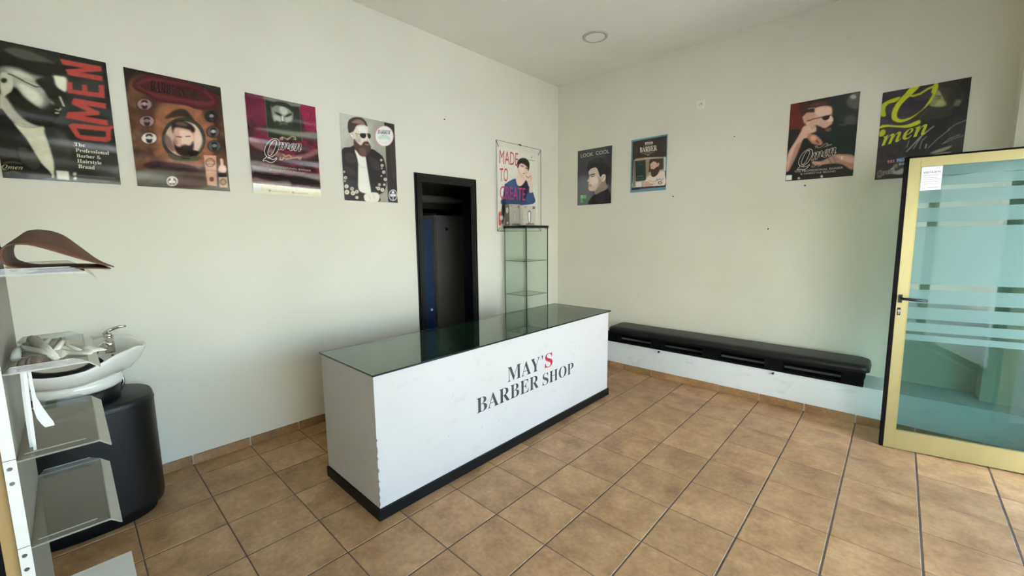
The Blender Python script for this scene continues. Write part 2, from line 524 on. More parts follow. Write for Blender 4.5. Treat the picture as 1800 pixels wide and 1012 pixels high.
# serif letter outlines (advance, contours) and the printed artwork of the posters, in mm from the top left corner
GLYPH = {"SA":[437,[[-9,0,-9,18,4,19,14,24,24,30,32,41,41,55,49,75,206,466,224,465,384,87,394,65,403,47,411,34,420,25,430,20,443,18,443,0,229,0,229,18,259,21,277,30,283,46,273,81,253,132,
103,132,79,71,76,59,75,48,80,32,96,21,124,18,128,18,128,0],[113,161,242,161,177,319]]],"SB":[443,[[16,0,16,17,36,20,52,25,62,32,69,44,73,60,75,82,75,369,74,386,72,401,69,412,65,
421,59,428,51,433,15,439,15,455,220,455,318,444,377,409,396,351,384,302,348,268,287,247,360,223,404,185,418,132,413,93,397,61,371,35,335,15,291,4,238,0],[182,252,188,252,220,254,
245,261,263,272,275,290,282,314,285,345,283,373,278,395,269,412,257,424,239,431,216,434,203,433,193,430,188,425,182,391],[222,24,248,27,268,35,283,49,293,69,299,95,301,128,298,162,
290,188,277,208,258,221,231,228,197,231,182,231,182,65,183,51,186,41,190,33,198,28,208,25]]],"SE":[442,[[14,0,14,17,35,18,51,22,62,30,70,41,74,57,75,78,75,369,74,394,69,413,62,425,
51,433,36,437,16,439,16,455,399,455,399,320,383,320,375,357,361,386,340,406,312,420,276,428,232,430,200,428,186,417,183,388,183,246,193,246,221,248,243,256,259,269,272,288,281,313,
288,345,304,345,304,118,287,118,284,143,280,164,273,181,264,195,254,206,241,213,225,218,207,221,185,222,183,222,183,67,184,53,187,42,192,35,201,31,213,28,230,28,261,29,289,32,313,
39,335,48,354,60,371,75,386,94,399,116,411,143,430,143,402,0]]],"SF":[404,[[15,0,15,17,36,20,52,26,62,34,69,45,73,62,75,84,75,375,73,396,69,412,61,423,50,430,35,435,14,439,14,455,
394,455,394,320,377,320,372,345,365,367,355,385,343,400,328,412,310,420,288,426,261,430,230,431,200,429,186,421,182,398,182,247,190,247,217,250,239,257,256,270,269,289,278,314,284,
347,302,347,302,118,285,118,279,154,269,181,257,200,239,213,217,221,189,224,182,224,182,81,188,43,193,34,200,28,210,24,222,20,238,18,257,17,257,0]]],"SH":[523,[[15,0,15,17,36,20,
52,24,62,32,69,43,73,59,75,81,75,379,73,398,69,413,62,424,51,431,36,436,16,439,16,455,242,455,242,439,204,432,187,415,182,379,182,251,342,251,342,379,337,415,320,432,282,439,282,
455,507,455,507,439,486,436,471,431,461,424,454,414,451,399,449,379,449,81,451,60,455,44,461,33,471,25,487,20,507,17,507,0,282,0,282,17,303,20,318,24,329,31,336,41,340,58,342,81,
342,221,182,221,182,81,183,59,187,43,194,32,205,24,221,20,242,17,242,0]]],"SI":[261,[[13,0,13,17,34,21,50,26,61,32,69,42,74,56,75,75,75,387,74,405,70,419,63,427,52,433,36,437,13,
439,13,455,244,455,244,439,223,437,207,433,196,427,188,419,184,405,183,387,183,77,187,44,206,26,246,17,246,0]]],"SM":[634,[[14,0,14,17,34,20,50,24,61,32,69,43,74,58,75,79,75,382,
71,416,53,432,15,439,15,455,185,455,317,142,449,455,617,455,617,439,598,436,583,430,573,423,566,412,561,397,560,378,560,85,565,43,569,34,574,28,582,23,617,17,617,0,396,0,396,17,
433,25,440,29,446,36,450,44,455,83,455,399,288,0,270,0,105,389,105,80,107,57,112,41,120,30,131,23,148,19,169,17,169,0]]],"SN":[494,[[403,-11,107,350,107,79,108,57,112,42,119,31,
129,24,145,20,167,17,167,0,18,0,18,17,54,23,71,41,76,79,76,388,36,433,18,439,18,455,156,455,391,169,391,377,386,414,369,431,331,439,331,455,480,455,480,439,459,436,443,432,433,425,
427,414,423,398,422,377,422,-11]]],"SO":[525,[[261,-11,228,-9,198,-3,169,7,142,21,117,38,94,58,75,81,58,106,45,134,35,163,29,195,28,228,29,260,35,292,45,321,58,349,75,374,95,397,
117,417,143,434,170,448,200,458,232,464,265,466,298,464,328,458,357,448,384,435,409,418,431,399,451,376,467,351,481,323,490,293,496,261,498,228,496,195,490,163,481,134,467,106,450,
81,430,58,408,38,383,21,355,7,325,-3,294,-9],[265,12,328,36,367,108,379,228,376,293,365,346,348,389,324,419,294,437,260,443,196,419,158,347,145,228,149,163,159,109,177,67,201,37,
230,18]]],"SP":[418,[[15,0,15,17,36,20,52,24,62,32,69,43,73,59,75,81,75,379,73,398,69,413,62,424,51,431,36,436,16,439,16,455,214,455,265,454,306,449,336,440,357,429,375,415,390,
398,400,378,407,356,409,332,404,296,390,266,367,240,334,221,292,209,242,206,182,206,182,81,183,59,187,43,194,32,205,24,221,20,242,17,242,0],[182,230,201,230,231,232,255,240,272,
253,283,271,290,297,292,329,290,361,285,387,275,406,261,420,241,428,216,431,189,424,182,398]]],"SR":[473,[[15,0,15,17,36,20,52,24,62,32,69,43,73,59,75,81,75,379,73,398,69,413,62,
424,51,431,36,436,16,439,16,455,217,455,278,452,329,442,367,426,395,403,412,372,417,334,406,285,372,248,315,224,432,50,452,26,478,17,480,17,480,0,338,0,201,212,182,212,182,81,183,
59,187,43,194,32,205,24,221,20,242,17,242,0],[182,234,203,234,235,236,261,245,280,258,293,278,301,304,304,336,295,389,268,421,224,431,209,430,197,427,190,422,185,414,183,402,182,
385]]],"SS":[390,[[43,-11,43,158,62,158,75,113,91,77,111,50,136,30,164,19,197,15,220,17,241,24,257,36,269,51,276,69,279,89,273,117,255,140,225,160,163,191,127,210,99,231,77,253,62,
276,53,302,50,332,52,358,57,381,67,403,80,421,96,437,115,449,136,459,160,464,185,466,229,461,282,448,291,446,300,445,310,447,317,454,320,466,339,466,339,319,322,319,315,343,305,
365,293,385,280,402,265,417,248,429,231,438,213,443,194,445,173,443,155,437,140,426,128,413,122,398,120,380,121,364,127,349,137,336,151,325,168,314,189,303,253,273,279,260,300,247,
317,233,331,219,342,204,350,188,355,171,358,153,359,133,357,106,350,80,339,58,323,38,304,21,281,8,254,-2,225,-8,192,-10,158,-8,126,1,98,9,85,12,69,7,61,-11]]],"ST":[423,[[92,0,92,
17,114,19,130,23,142,31,150,42,154,59,156,81,156,433,149,433,116,430,88,420,65,403,47,380,35,352,29,318,11,318,11,455,410,455,410,317,394,317,375,382,333,420,269,433,263,433,263,
81,265,58,269,41,276,30,288,23,305,19,328,17,328,0]]],"SY":[426,[[101,0,101,17,122,20,138,24,148,32,155,43,159,59,161,81,161,179,46,387,35,406,24,421,14,429,1,435,-13,438,-13,455,
207,455,207,438,195,438,167,432,156,416,164,392,248,226,333,366,342,382,347,396,349,408,343,424,326,435,298,438,295,438,295,455,439,455,439,438,428,435,418,431,409,424,383,392,268,
203,268,81,269,59,273,43,280,32,291,24,307,20,328,17,328,0]]],"Sa":[344,[[255,-10,226,-5,208,10,200,35,168,11,133,-4,95,-9,74,-6,55,0,40,11,29,26,22,43,20,63,25,91,39,115,63,136,
98,155,143,173,199,190,199,241,197,258,193,272,187,282,177,290,164,294,148,296,123,293,109,286,104,274,113,257,123,231,121,220,117,210,110,202,100,196,90,192,77,191,64,192,54,196,
45,203,38,212,34,223,33,236,35,252,40,266,49,278,62,290,77,300,95,308,115,314,137,317,162,318,205,315,239,307,263,292,280,271,290,244,293,210,293,62,295,40,304,34,320,42,329,28,
306,7,281,-6],[151,34,174,41,199,63,199,169,154,151,127,123,118,84,122,56,133,39]]],"Sb":[361,[[43,-11,43,388,42,407,40,420,37,428,31,434,21,437,8,439,8,455,138,455,138,279,162,
301,190,314,221,318,244,316,265,310,284,299,301,284,315,266,326,245,335,221,340,195,342,166,340,133,333,103,323,75,308,51,291,30,270,13,246,0,220,-8,192,-10,162,-6,133,7,105,28,53,
-11],[183,14,204,18,220,30,232,49,239,77,244,114,245,160,244,197,239,228,231,251,220,267,204,277,184,280,174,279,164,275,155,270,147,262,142,253,138,242,138,69,143,38,158,20]]],
"Sd":[370,[[140,-10,117,-8,97,-1,78,10,61,26,47,44,35,66,26,91,21,118,19,147,21,180,27,210,36,237,48,261,63,281,81,297,101,309,123,316,146,318,175,314,201,301,223,280,223,401,222,
413,218,423,212,430,203,435,191,438,176,439,176,455,319,455,319,75,325,41,330,35,340,30,353,28,353,11,315,8,271,1,223,-10,223,39,201,12,173,-5],[171,28,182,30,192,34,202,41,211,51,
218,62,223,76,223,242,220,252,214,262,206,270,196,276,186,279,174,281,155,277,141,267,130,250,123,225,119,193,118,153,119,115,123,83,130,58,140,42,153,32]]],"Se":[301,[[154,-10,
129,-8,106,-1,85,10,66,26,50,45,37,69,27,95,21,125,19,157,21,187,28,215,38,240,51,263,68,282,87,298,109,309,132,316,157,318,193,314,224,301,249,280,268,251,279,216,283,173,283,166,
117,166,127,97,154,56,199,42,225,47,248,62,270,86,285,73,248,27,205,-1],[116,192,201,192,201,215,201,241,198,261,193,277,186,288,175,295,161,297,136,286,121,255,116,203]]],
"Sf":[214,[[15,0,15,16,40,22,50,35,52,73,52,277,16,277,16,310,52,310,52,353,56,386,67,413,85,436,109,452,139,461,174,465,200,463,222,456,240,446,253,432,261,417,263,400,262,386,
258,375,252,367,244,360,235,357,224,355,213,356,203,360,195,365,189,372,186,381,185,391,193,420,196,426,197,433,196,438,190,442,180,443,168,442,159,437,153,430,148,390,148,310,203,
310,203,277,148,277,148,65,149,47,152,34,158,26,167,20,181,17,199,16,199,0]]],"Sh":[381,[[18,0,18,16,30,17,39,21,45,26,49,33,52,43,52,56,52,399,46,429,40,435,31,438,19,440,19,455,
148,455,148,267,175,295,207,313,243,318,292,306,321,271,330,212,330,56,337,26,343,21,352,17,363,16,363,0,202,0,202,16,207,16,223,21,232,34,235,56,235,217,234,234,232,247,229,258,
223,265,215,270,203,271,183,267,164,255,148,235,148,56,154,26,160,21,168,17,180,16,180,0]]],"Si":[198,[[101,362,87,364,75,368,65,376,57,387,52,399,50,412,52,426,57,438,65,449,75,
457,87,462,101,463,114,462,126,457,137,449,145,438,150,426,151,412,149,399,145,387,136,376,126,368,114,364],[18,0,18,16,30,18,39,21,45,26,49,32,52,43,52,56,52,252,47,285,41,289,32,
292,20,293,21,310,148,310,148,56,154,26,160,21,168,18,180,16,180,0]]],"Sl":[199,[[18,0,18,16,30,18,39,21,45,26,49,32,52,43,52,56,52,398,47,429,42,434,33,438,20,439,20,455,148,455,
148,56,154,26,160,21,168,18,180,16,180,0]]],"Sn":[381,[[18,0,18,16,30,17,39,21,45,26,49,33,52,43,52,56,52,253,46,284,40,289,31,293,19,294,19,310,148,310,148,267,175,296,207,313,
243,318,292,306,321,271,330,212,330,56,337,26,343,21,352,17,363,16,363,0,202,0,202,16,207,16,223,21,232,34,235,56,235,217,234,234,232,247,229,258,223,265,215,270,203,271,183,267,
164,255,148,235,148,56,154,26,160,21,168,17,180,16,180,0]]],"So":[336,[[169,-10,140,-8,114,-1,90,11,69,27,52,47,38,70,27,96,21,124,19,154,21,184,27,213,38,239,52,262,69,281,90,297,
114,309,140,316,168,318,196,316,222,309,245,298,266,282,283,263,298,240,308,214,315,185,317,154,315,123,308,94,298,69,284,46,266,26,245,11,222,-1,197,-8],[169,11,186,14,199,24,209,
39,217,81,220,154,218,206,214,245,208,271,198,286,185,296,169,299,151,296,138,286,128,271,122,245,118,206,117,154,120,82,128,39,138,24,152,14]]],"Sr":[287,[[18,0,18,16,30,18,39,21,
45,26,49,32,52,43,52,56,52,252,52,267,50,278,46,285,41,289,32,292,20,293,21,310,146,310,146,252,158,272,172,288,187,301,203,311,218,316,233,318,250,317,264,312,275,304,283,293,288,
281,289,266,288,254,284,243,278,234,270,228,260,224,248,222,222,231,207,250,189,260,179,258,171,252,162,241,155,228,151,211,149,192,149,56,150,42,153,32,159,25,167,21,180,18,197,
16,197,0]]],"Ss":[288,[[151,-10,132,-8,110,-3,87,6,73,9,64,7,56,1,51,-9,36,-9,36,105,53,105,61,79,72,57,87,39,103,26,121,17,140,15,156,16,168,20,179,27,186,35,191,46,192,58,188,76,
176,92,156,105,107,130,85,142,68,155,54,169,45,185,39,202,37,220,40,247,49,270,65,291,86,306,111,316,141,319,166,316,199,308,206,306,213,305,220,306,226,311,230,319,244,319,244,
222,228,222,220,244,209,262,196,277,182,288,166,294,149,296,136,295,125,292,116,286,110,278,106,269,105,259,106,249,109,240,115,232,146,212,191,189,212,178,229,165,241,151,250,136,
255,117,257,95,254,65,244,39,228,18,206,2,181,-7]]],"St":[228,[[124,-9,99,-7,80,-1,66,10,56,26,50,46,48,71,48,279,20,279,20,300,46,324,68,347,88,369,105,389,118,407,129,424,144,
424,144,310,208,310,208,279,144,279,144,82,149,51,168,40,183,44,195,56,206,75,222,66,198,24,165,-1]]],"Sy":[300,[[52,-140,36,-139,22,-133,10,-125,1,-113,-5,-100,-7,-84,-5,-73,-2,
-62,5,-53,13,-46,24,-41,36,-40,46,-41,56,-44,64,-49,70,-57,73,-65,75,-76,74,-81,74,-87,86,-99,94,-96,104,-88,114,-74,129,-44,140,-5,36,251,25,275,15,287,-3,293,-5,293,-5,310,162,
310,162,293,136,289,128,275,130,267,133,257,185,119,230,241,236,260,238,274,229,289,203,293,203,310,300,310,300,293,291,292,283,288,277,281,259,242,162,-24,151,-53,140,-77,129,-96,
118,-111,107,-122,95,-131,83,-136,68,-139]]],"IB":[430,[[-34,0,-34,15,0,20,9,25,16,32,22,41,39,85,115,369,119,387,120,404,119,413,115,421,109,426,73,435,73,451,222,451,284,448,334,
440,370,427,394,408,409,384,414,353,400,302,358,265,289,240,338,216,368,183,378,140,376,116,370,93,359,72,343,52,322,34,295,20,261,9,220,2,171,0],[201,248,235,252,264,262,286,280,
302,303,312,331,315,364,308,400,287,421,253,428,238,426,228,418,222,406,181,249,192,248],[166,22,197,26,223,38,246,57,263,83,273,113,276,149,266,192,237,218,187,227,176,227,134,75,
129,44,133,32,145,25]]],"IQ":[478,[[259,-140,236,-138,208,-133,176,-124,145,-115,120,-109,101,-107,84,-108,69,-111,56,-115,32,-122,25,-119,21,-113,40,-90,134,-6,98,9,69,28,47,52,
31,80,22,113,19,151,21,182,26,213,34,243,46,273,60,301,77,328,96,354,117,377,140,398,164,416,189,432,216,445,243,454,271,460,298,462,346,457,386,444,417,420,440,389,454,349,459,
301,457,269,452,238,443,208,432,179,417,151,401,124,382,99,361,76,339,55,315,37,291,21,265,9,239,-1,213,-6,187,-8,167,-12,134,-45,147,-45,188,-49,241,-60,276,-69,302,-75,320,-77,
360,-70,395,-52,426,-21,439,-36,415,-69,389,-95,361,-115,330,-128,296,-137],[181,13,203,16,224,25,244,39,263,57,281,81,297,108,312,138,325,172,337,208,351,262,360,310,363,352,355,
400,332,430,294,439,265,434,237,418,212,391,187,354,165,308,144,253,128,196,119,145,116,100,123,52,145,23]]],"IT":[403,[[44,0,44,17,61,19,75,22,86,27,95,35,101,46,107,60,205,427,
194,427,168,424,144,416,120,402,98,383,79,359,64,330,47,330,72,451,437,451,418,322,399,322,386,380,357,415,311,426,306,426,208,63,205,46,206,36,210,29,216,25,253,17,253,0]]],
"Ia":[336,[[53,-9,33,-6,16,1,1,14,-10,30,-17,50,-19,73,-17,97,-13,122,-5,147,5,172,17,196,32,220,48,241,65,260,84,276,112,295,139,306,165,310,189,305,205,290,214,265,225,303,297,
303,241,108,232,74,228,56,229,47,233,42,238,40,251,46,267,61,285,87,300,78,265,30,231,1,197,-9,174,-4,160,10,155,34,157,52,162,75,145,49,128,28,111,12,93,1,74,-6],[93,41,103,43,
113,48,124,56,134,67,143,80,152,95,176,147,192,202,198,248,195,266,186,277,172,281,162,279,151,273,141,264,130,251,119,236,109,219,99,200,91,180,83,159,70,115,65,81,68,59,77,45]]],
"Ib":[322,[[77,-9,34,-3,1,12,-11,31,-7,52,83,375,91,412,84,429,59,433,48,433,48,451,115,458,189,470,129,255,157,285,187,303,218,310,238,307,256,299,271,286,282,269,289,247,291,221,
289,197,284,173,276,148,266,123,252,100,237,77,219,57,200,39,179,23,147,5,113,-6],[91,15,103,16,115,21,127,29,138,39,149,51,159,65,185,116,203,171,210,223,209,235,206,245,201,253,
179,263,162,260,147,250,134,232,115,193,97,138,77,69,70,33,72,23,79,17]]],"Ie":[269,[[87,-9,60,-6,36,3,16,19,1,40,-8,67,-11,98,-9,122,-3,147,6,172,18,196,32,219,49,240,68,260,88,
276,109,290,131,301,154,307,176,310,197,308,215,302,230,293,241,280,247,265,249,248,244,222,230,197,207,174,173,153,131,136,79,124,75,88,76,73,80,60,87,50,96,42,108,37,122,36,147,
42,171,62,195,95,214,83,179,32,136,1],[84,146,104,152,123,161,140,171,156,184,169,197,179,212,187,228,192,244,193,260,187,280,171,287,156,283,141,272,126,252,110,224,96,189]]],
"Ih":[357,[[210,-9,185,-4,170,13,165,41,173,84,194,153,217,222,223,246,222,254,217,259,210,261,185,252,159,227,131,185,104,130,81,68,63,0,-19,0,82,374,88,399,90,411,83,428,58,433,
48,433,48,451,110,457,187,470,115,197,139,232,162,260,184,282,206,297,229,307,253,310,281,304,297,287,303,259,301,237,294,207,282,170,250,75,247,65,246,57,247,49,251,45,257,43,269,
49,285,67,306,98,320,89,284,34,247,2]]],"Im":[525,[[380,-8,355,-3,340,14,335,42,343,85,364,154,387,222,393,247,391,255,387,260,380,261,361,256,340,240,318,214,296,176,273,125,250,
62,230,0,152,0,220,222,226,247,224,255,220,260,213,261,201,259,189,253,177,244,164,230,150,212,136,190,123,165,110,137,97,107,86,74,75,38,66,0,-14,0,42,211,50,240,52,254,49,264,39,
271,24,273,18,273,17,289,58,295,102,302,151,310,116,193,141,230,164,259,187,281,209,297,232,306,256,310,284,304,301,288,306,260,299,217,320,246,341,269,361,287,381,300,401,307,422,
310,450,304,467,288,473,260,470,238,464,208,452,171,420,76,417,66,416,58,417,50,420,45,426,44,446,56,457,70,471,91,486,81,468,54,450,31,433,14,416,2,399,-6]]],"In":[357,[[213,-9,
188,-4,173,13,168,41,175,84,197,153,220,222,226,246,224,254,220,259,213,261,189,253,163,229,136,190,123,165,110,137,97,107,86,74,75,38,66,0,-14,0,42,211,50,240,52,254,49,264,39,
271,24,273,18,273,17,289,58,295,102,302,151,310,116,193,141,230,164,259,187,281,209,297,232,306,256,310,284,304,301,287,306,259,301,226,285,170,248,57,250,49,254,45,260,43,279,55,
304,90,319,80,300,53,282,31,266,13,249,1,231,-7]]],"Ir":[261,[[-14,0,42,211,50,240,52,254,49,264,39,271,24,273,18,273,17,289,58,295,102,302,151,310,114,189,144,243,171,280,197,302,
222,310,243,305,255,290,259,265,258,251,255,240,249,230,241,223,232,219,220,218,208,220,196,227,186,238,180,241,165,234,148,212,127,175,116,151,105,125,95,97,85,67,75,35,66,0]]],
"S&":[492,[[187,-7,144,-3,107,9,77,28,54,54,40,86,36,125,39,157,48,185,63,208,84,228,109,248,139,266,99,318,89,337,83,359,81,382,84,413,95,439,114,459,139,475,169,484,204,487,237,
484,266,475,289,460,306,439,317,414,320,383,317,357,308,333,293,312,273,293,250,275,224,258,354,133,365,148,374,164,382,181,401,240,461,240,453,212,444,185,434,160,422,136,408,115,
392,95,490,0,410,0,352,56,330,39,307,24,281,11,254,1,222,-5],[188,293,212,308,231,322,245,336,254,350,260,366,262,383,260,399,255,412,246,423,234,432,219,437,202,439,185,437,169,
432,156,424,146,413,140,399,138,383,140,367,144,352,151,338,161,324,173,309],[189,46,216,47,241,52,263,60,282,70,299,81,314,93,175,229,152,215,133,200,118,185,106,169,100,150,97,
127,100,104,108,84,122,68,141,56,163,48]]]}
ARTS = [["duo","L",-4.602,2.444,0.43,0.66,"1d1f1c",[["N","3a3d36",60,0.5,1],["S","26281f",3.2,1,[57,12,154,4,266,31,284,124,259,221,172,344,24,327]],["S","55564b",2.9,0.8,[83,28,142,22,
201,41,236,61,172,71,108,67,60,66]],["S","15150f",2.2,0.9,[53,47,122,70,199,64,274,59,279,95,225,116,188,169,157,176,139,152,103,118,44,136]],["S","77776a",6.3,1,[45,129,98,115,
151,134,201,144,212,201,195,265,160,301,116,280,80,244,66,197,39,183]],["S","a3a390",5.3,0.9,[63,135,102,128,144,150,183,170,183,222,162,279,128,263,97,226,81,187]],["S","cbcab6",
6.6,1,[96,191,130,197,160,220,172,254,161,286,135,273,111,238]],["S","c4c2ae",5.7,0.8,[82,133,130,138,154,155,128,161,90,153]],["S","d8d5bd",1.8,1,[223,122,244,119,268,120,270,150,
261,193,243,188,228,171,223,146]],["S","1a1912",2.9,1,[158,161,191,139,221,132,225,176,250,197,260,206,260,237,238,211,230,235,197,242,185,207,171,188]],["S","a9a692",2.7,1,[32,
254,55,278,77,332,112,373,163,384,114,402,71,391,41,352,24,327]],["S","15150e",2.8,1,[68,225,88,214,113,259,160,301,191,311,210,277,230,288,218,337,195,379,147,386,108,363,78,317,
59,277]],["S","b5b39d",1.6,1,[44,161,66,149,81,165,81,201,71,235,55,253,45,266,36,240]],["S","2b2a20",1.1,1,[46,181,61,177,62,190,51,201,43,196]],["L","cfccb5",1.2,1,6.9,[236,225,
241,248,246,268]],["L","a5a38d",1.8,0.9,9.2,[204,257,207,264]],["L","b8b59e",1.2,1,5.4,[215,291,225,295,234,283]],["L","cfccb5",1.2,1,6.6,[212,310,222,308]],["L","0d0d0a",0.6,1,
4.3,[70,153,84,156,112,172,155,193,167,190]],["L","d5d3c4",0.6,1,3.1,[121,172,144,181,167,187]],["S","c2bfa6",1.6,1,[64,385,95,394,130,396,162,385,167,436,179,520,180,582,171,646,
151,612,126,548,98,461,73,412]],["S","15150e",3.4,0.9,[109,355,153,318,200,324,207,369,168,387,132,381]],["L","6d6b5c",1.7,0.8,3.2,[61,385,89,401,130,398,163,384]],["S","151612",
1.6,1,[24,334,49,365,77,427,104,505,134,571,161,646,0,653,3,532]],["S","3d3d36",4.5,0.7,[64,502,103,513,129,571,109,611,68,569]],["S","2a2c27",3.7,1,[166,398,231,396,251,488,242,
649,180,653,182,574,174,481]],["S","45473f",6.1,0.7,[204,400,245,433,248,520,228,491,210,446]],["S","34362f",8.6,0.8,[215,337,283,325,427,309,424,351,279,365,201,370]],["S",
"3f4139",5.9,0.6,[192,464,282,460,441,516,431,560,277,509,194,502]],["P","a8423a",0.4,1,[409,103,278,106,269,78,342,54,262,56,255,30,410,26,410,52,327,79,410,77]],["P","a8423a",
0.4,1,[409,193,267,198,269,141,289,139,287,175,323,173,325,141,345,138,343,171,388,168,390,127,412,124]],["P","a8423a",0.4,1,[407,340,245,329,257,296,332,277,274,252,286,219,410,
221,409,250,328,248,380,270,378,288,314,305,408,310]],["P","a8423a",0.4,1,[394,430,295,433,275,422,252,364,268,352,404,345,420,336,439,339,417,358,412,417]],["P","23241f",0.4,1,
[384,405,292,408,282,376,395,371,394,399]],["P","c9c7b8",0.3,1,[184,605,230,606,228,652,184,650]],["S","c5c3b4",0.3,1,[258,617,257,622,254,626,250,628,247,626,245,623,244,618,246,
613,249,610,252,608,256,609,258,612]],["S","c5c3b4",0.3,1,[257,640,256,645,253,649,249,650,246,649,244,646,243,641,245,636,248,632,251,631,255,632,257,635]],["L","8a897c",0.7,0.8,
3.6,[264,623,410,625]],["L","8a897c",0.7,0.8,3.6,[262,642,384,646]],["L","7b7350",0.8,0.7,3.1,[12,588,37,580,66,583]],["L","7b7350",0.8,0.7,3,[12,638,37,628,61,636]],["T","c9c7b4",
"S","The",[264,469,305,469,265,451]],["T","c9c7b4","S","Professional",[266,499,396,498,267,480]],["T","c9c7b4","S","Barber &",[267,527,361,527,268,508]],["T","c9c7b4","S",
"Hairstyle",[267,555,361,556,268,536]],["T","c9c7b4","S","Brand",[268,584,331,585,269,565]],["T","8a8460","I","Qmen",[0,616,69,614,3,595]]]],["shop","L",-4.101,2.441,0.461,0.658,
"4a2f22",[["N","6b4a30",45,0.8,3],["N","2a1a14",90,0.7,4],["S","8a5a3c",15.4,0.9,[149,171,300,143,373,231,389,373,324,509,180,522,112,453,109,289]],["P","a3644a",3.3,0.55,[247,282,
275,148,241,154]],["P","a3644a",3.3,0.55,[276,287,356,169,327,154]],["P","a3644a",3.4,0.55,[295,310,409,244,394,210]],["P","a3644a",3.4,0.55,[300,344,415,350,418,307]],["P",
"a3644a",3.3,0.55,[290,381,374,457,395,418]],["P","a3644a",3.3,0.55,[266,410,297,535,329,511]],["P","a3644a",3.3,0.55,[235,423,208,559,241,556]],["P","a3644a",3.3,0.55,[207,417,
131,529,157,547]],["P","a3644a",3.3,0.55,[188,394,86,454,98,486]],["P","a3644a",3.3,0.55,[184,360,82,355,79,394]],["P","a3644a",3.2,0.55,[194,325,119,256,100,292]],["P","a3644a",
3.1,0.55,[218,296,189,179,159,204]],["S","1d1411",8,0.9,[-1,-1,212,-3,459,7,462,57,337,14,151,11,34,38,2,142]],["S","45141b",1.2,1,[29,91,49,55,116,12,224,5,311,12,402,34,446,84,
444,108,393,149,325,162,274,152,199,155,126,157,82,130,44,116]],["S","5e2329",1.8,1,[44,88,108,31,222,24,310,27,393,52,428,88,408,123,340,140,263,135,140,137,84,112]],["S",
"451519",1.8,1,[63,87,110,49,221,35,335,37,386,65,396,102,303,112,202,113,107,110]],["T","16100f","S","BARBERSHOP",[108,101,347,111,115,41]],["L","2a0d10",0.6,0.8,4,[43,92,64,80,
89,89]],["L","2a0d10",0.7,0.8,4.4,[368,78,391,83,411,91]],["S","32261d",2.5,1,[160,251,194,208,227,183,265,176,295,213,305,242,243,222]],["S","2b2a22",1,1,[353,339,332,407,287,460,
230,484,178,472,144,430,136,368,155,304,197,252,252,226,305,234,343,275]],["S","3c4036",1.3,1,[346,340,327,404,284,454,231,476,182,465,150,425,142,368,160,307,200,258,251,234,301,
241,336,280]],["S","201c18",0.7,1,[341,341,322,401,282,448,232,469,185,459,154,421,147,367,164,309,202,263,251,240,298,248,332,284]],["S","b89a86",0.7,1,[336,341,318,398,280,443,
232,462,188,453,158,418,151,366,167,312,203,268,250,247,296,254,327,288]],["S","d8bda8",6.6,1,[291,260,327,301,335,364,304,423,281,386]],["S","6d5147",4.9,0.9,[152,342,180,368,187,
436,163,424,148,388]],["S","c39b85",3.2,1,[199,290,290,276,299,321,287,385,263,435,205,442,190,398,189,337]],["S","e0bda6",2.6,1,[229,308,286,315,282,370,241,399,228,362]],["S",
"2a1d19",1.9,1,[188,295,189,269,209,252,241,245,278,256,299,274,304,295,290,311,278,297,243,291,212,292,198,305,192,336]],["S","6b5045",3.1,0.8,[208,266,240,254,271,267,251,278,
219,278]],["S","2a1c18",3.3,1,[192,359,198,397,218,406,242,388,270,391,288,362,287,401,271,444,239,462,211,453,191,421]],["S","7a5648",3.2,0.7,[199,335,205,365,210,391,198,389]],
["L","1b1210",1,1,4.2,[207,346,232,346]],["L","1b1210",1,1,4.4,[252,339,275,334]],["L","8a4b42",0.6,1,2.8,[231,395,254,394]],["S","15110f",1.3,1,[278,418,311,422,296,444,265,453]],
["S","4d4a33",1.2,1,[164,451,222,467,315,449,299,479,220,491,164,481]],["L","1d1a14",0.6,0.8,7,[222,475,261,471]],["S","2a1712",0.5,1,[111,180,104,199,90,214,71,222,53,221,41,210,
38,194,45,175,59,160,77,152,95,153,107,163]],["S","8f7377",0.5,1,[107,181,101,197,88,211,71,218,55,216,45,207,42,193,47,177,60,163,77,156,93,157,104,166]],["S","c79a98",0.6,1,[87,
185,84,193,79,199,73,202,67,201,63,197,62,189,64,181,69,175,76,171,82,172,86,177]],["S","281a1c",0.6,1,[60,183,66,166,86,162,89,178,75,174]],["S","281a1c",0.6,1,[61,192,74,194,87,
187,82,208,72,215,62,212]],["L","281a1c",0.4,0.9,2,[66,186,83,183]],["S","2a1712",0.5,1,[113,275,106,294,92,309,73,316,55,314,43,304,40,287,46,268,61,253,79,245,97,247,109,258]],
["S","93787a",0.5,1,[109,275,103,292,90,305,73,312,57,310,46,301,43,286,49,270,62,257,79,250,95,251,106,261]],["S","8d7270",0.6,1,[89,279,86,287,81,293,75,296,69,295,64,290,64,283,
66,275,71,268,77,265,83,266,88,271]],["S","2a1d1d",0.6,1,[62,277,68,259,88,256,91,272,77,268]],["S","2a1d1d",0.6,1,[63,286,75,288,89,282,84,303,73,310,64,306]],["L","2a1d1d",0.4,
0.9,2,[68,280,84,277]],["S","2a1712",0.5,1,[116,371,109,390,94,405,74,412,56,410,43,398,40,381,46,363,61,348,81,340,99,342,112,354]],["S","c9bfb0",0.5,1,[112,372,106,388,92,401,74,
408,58,406,46,396,43,381,49,365,63,351,80,345,97,347,109,356]],["S","d8d0c4",0.6,1,[90,374,88,383,83,389,76,392,70,391,65,386,64,378,67,370,72,364,79,361,85,362,89,367]],["S",
"231b18",0.6,1,[62,372,69,354,90,351,93,368,79,363]],["S","231b18",0.6,1,[63,381,77,383,91,378,86,399,75,405,65,401]],["L","231b18",0.4,0.9,2,[69,375,86,373]],["S","2a1712",0.5,1,
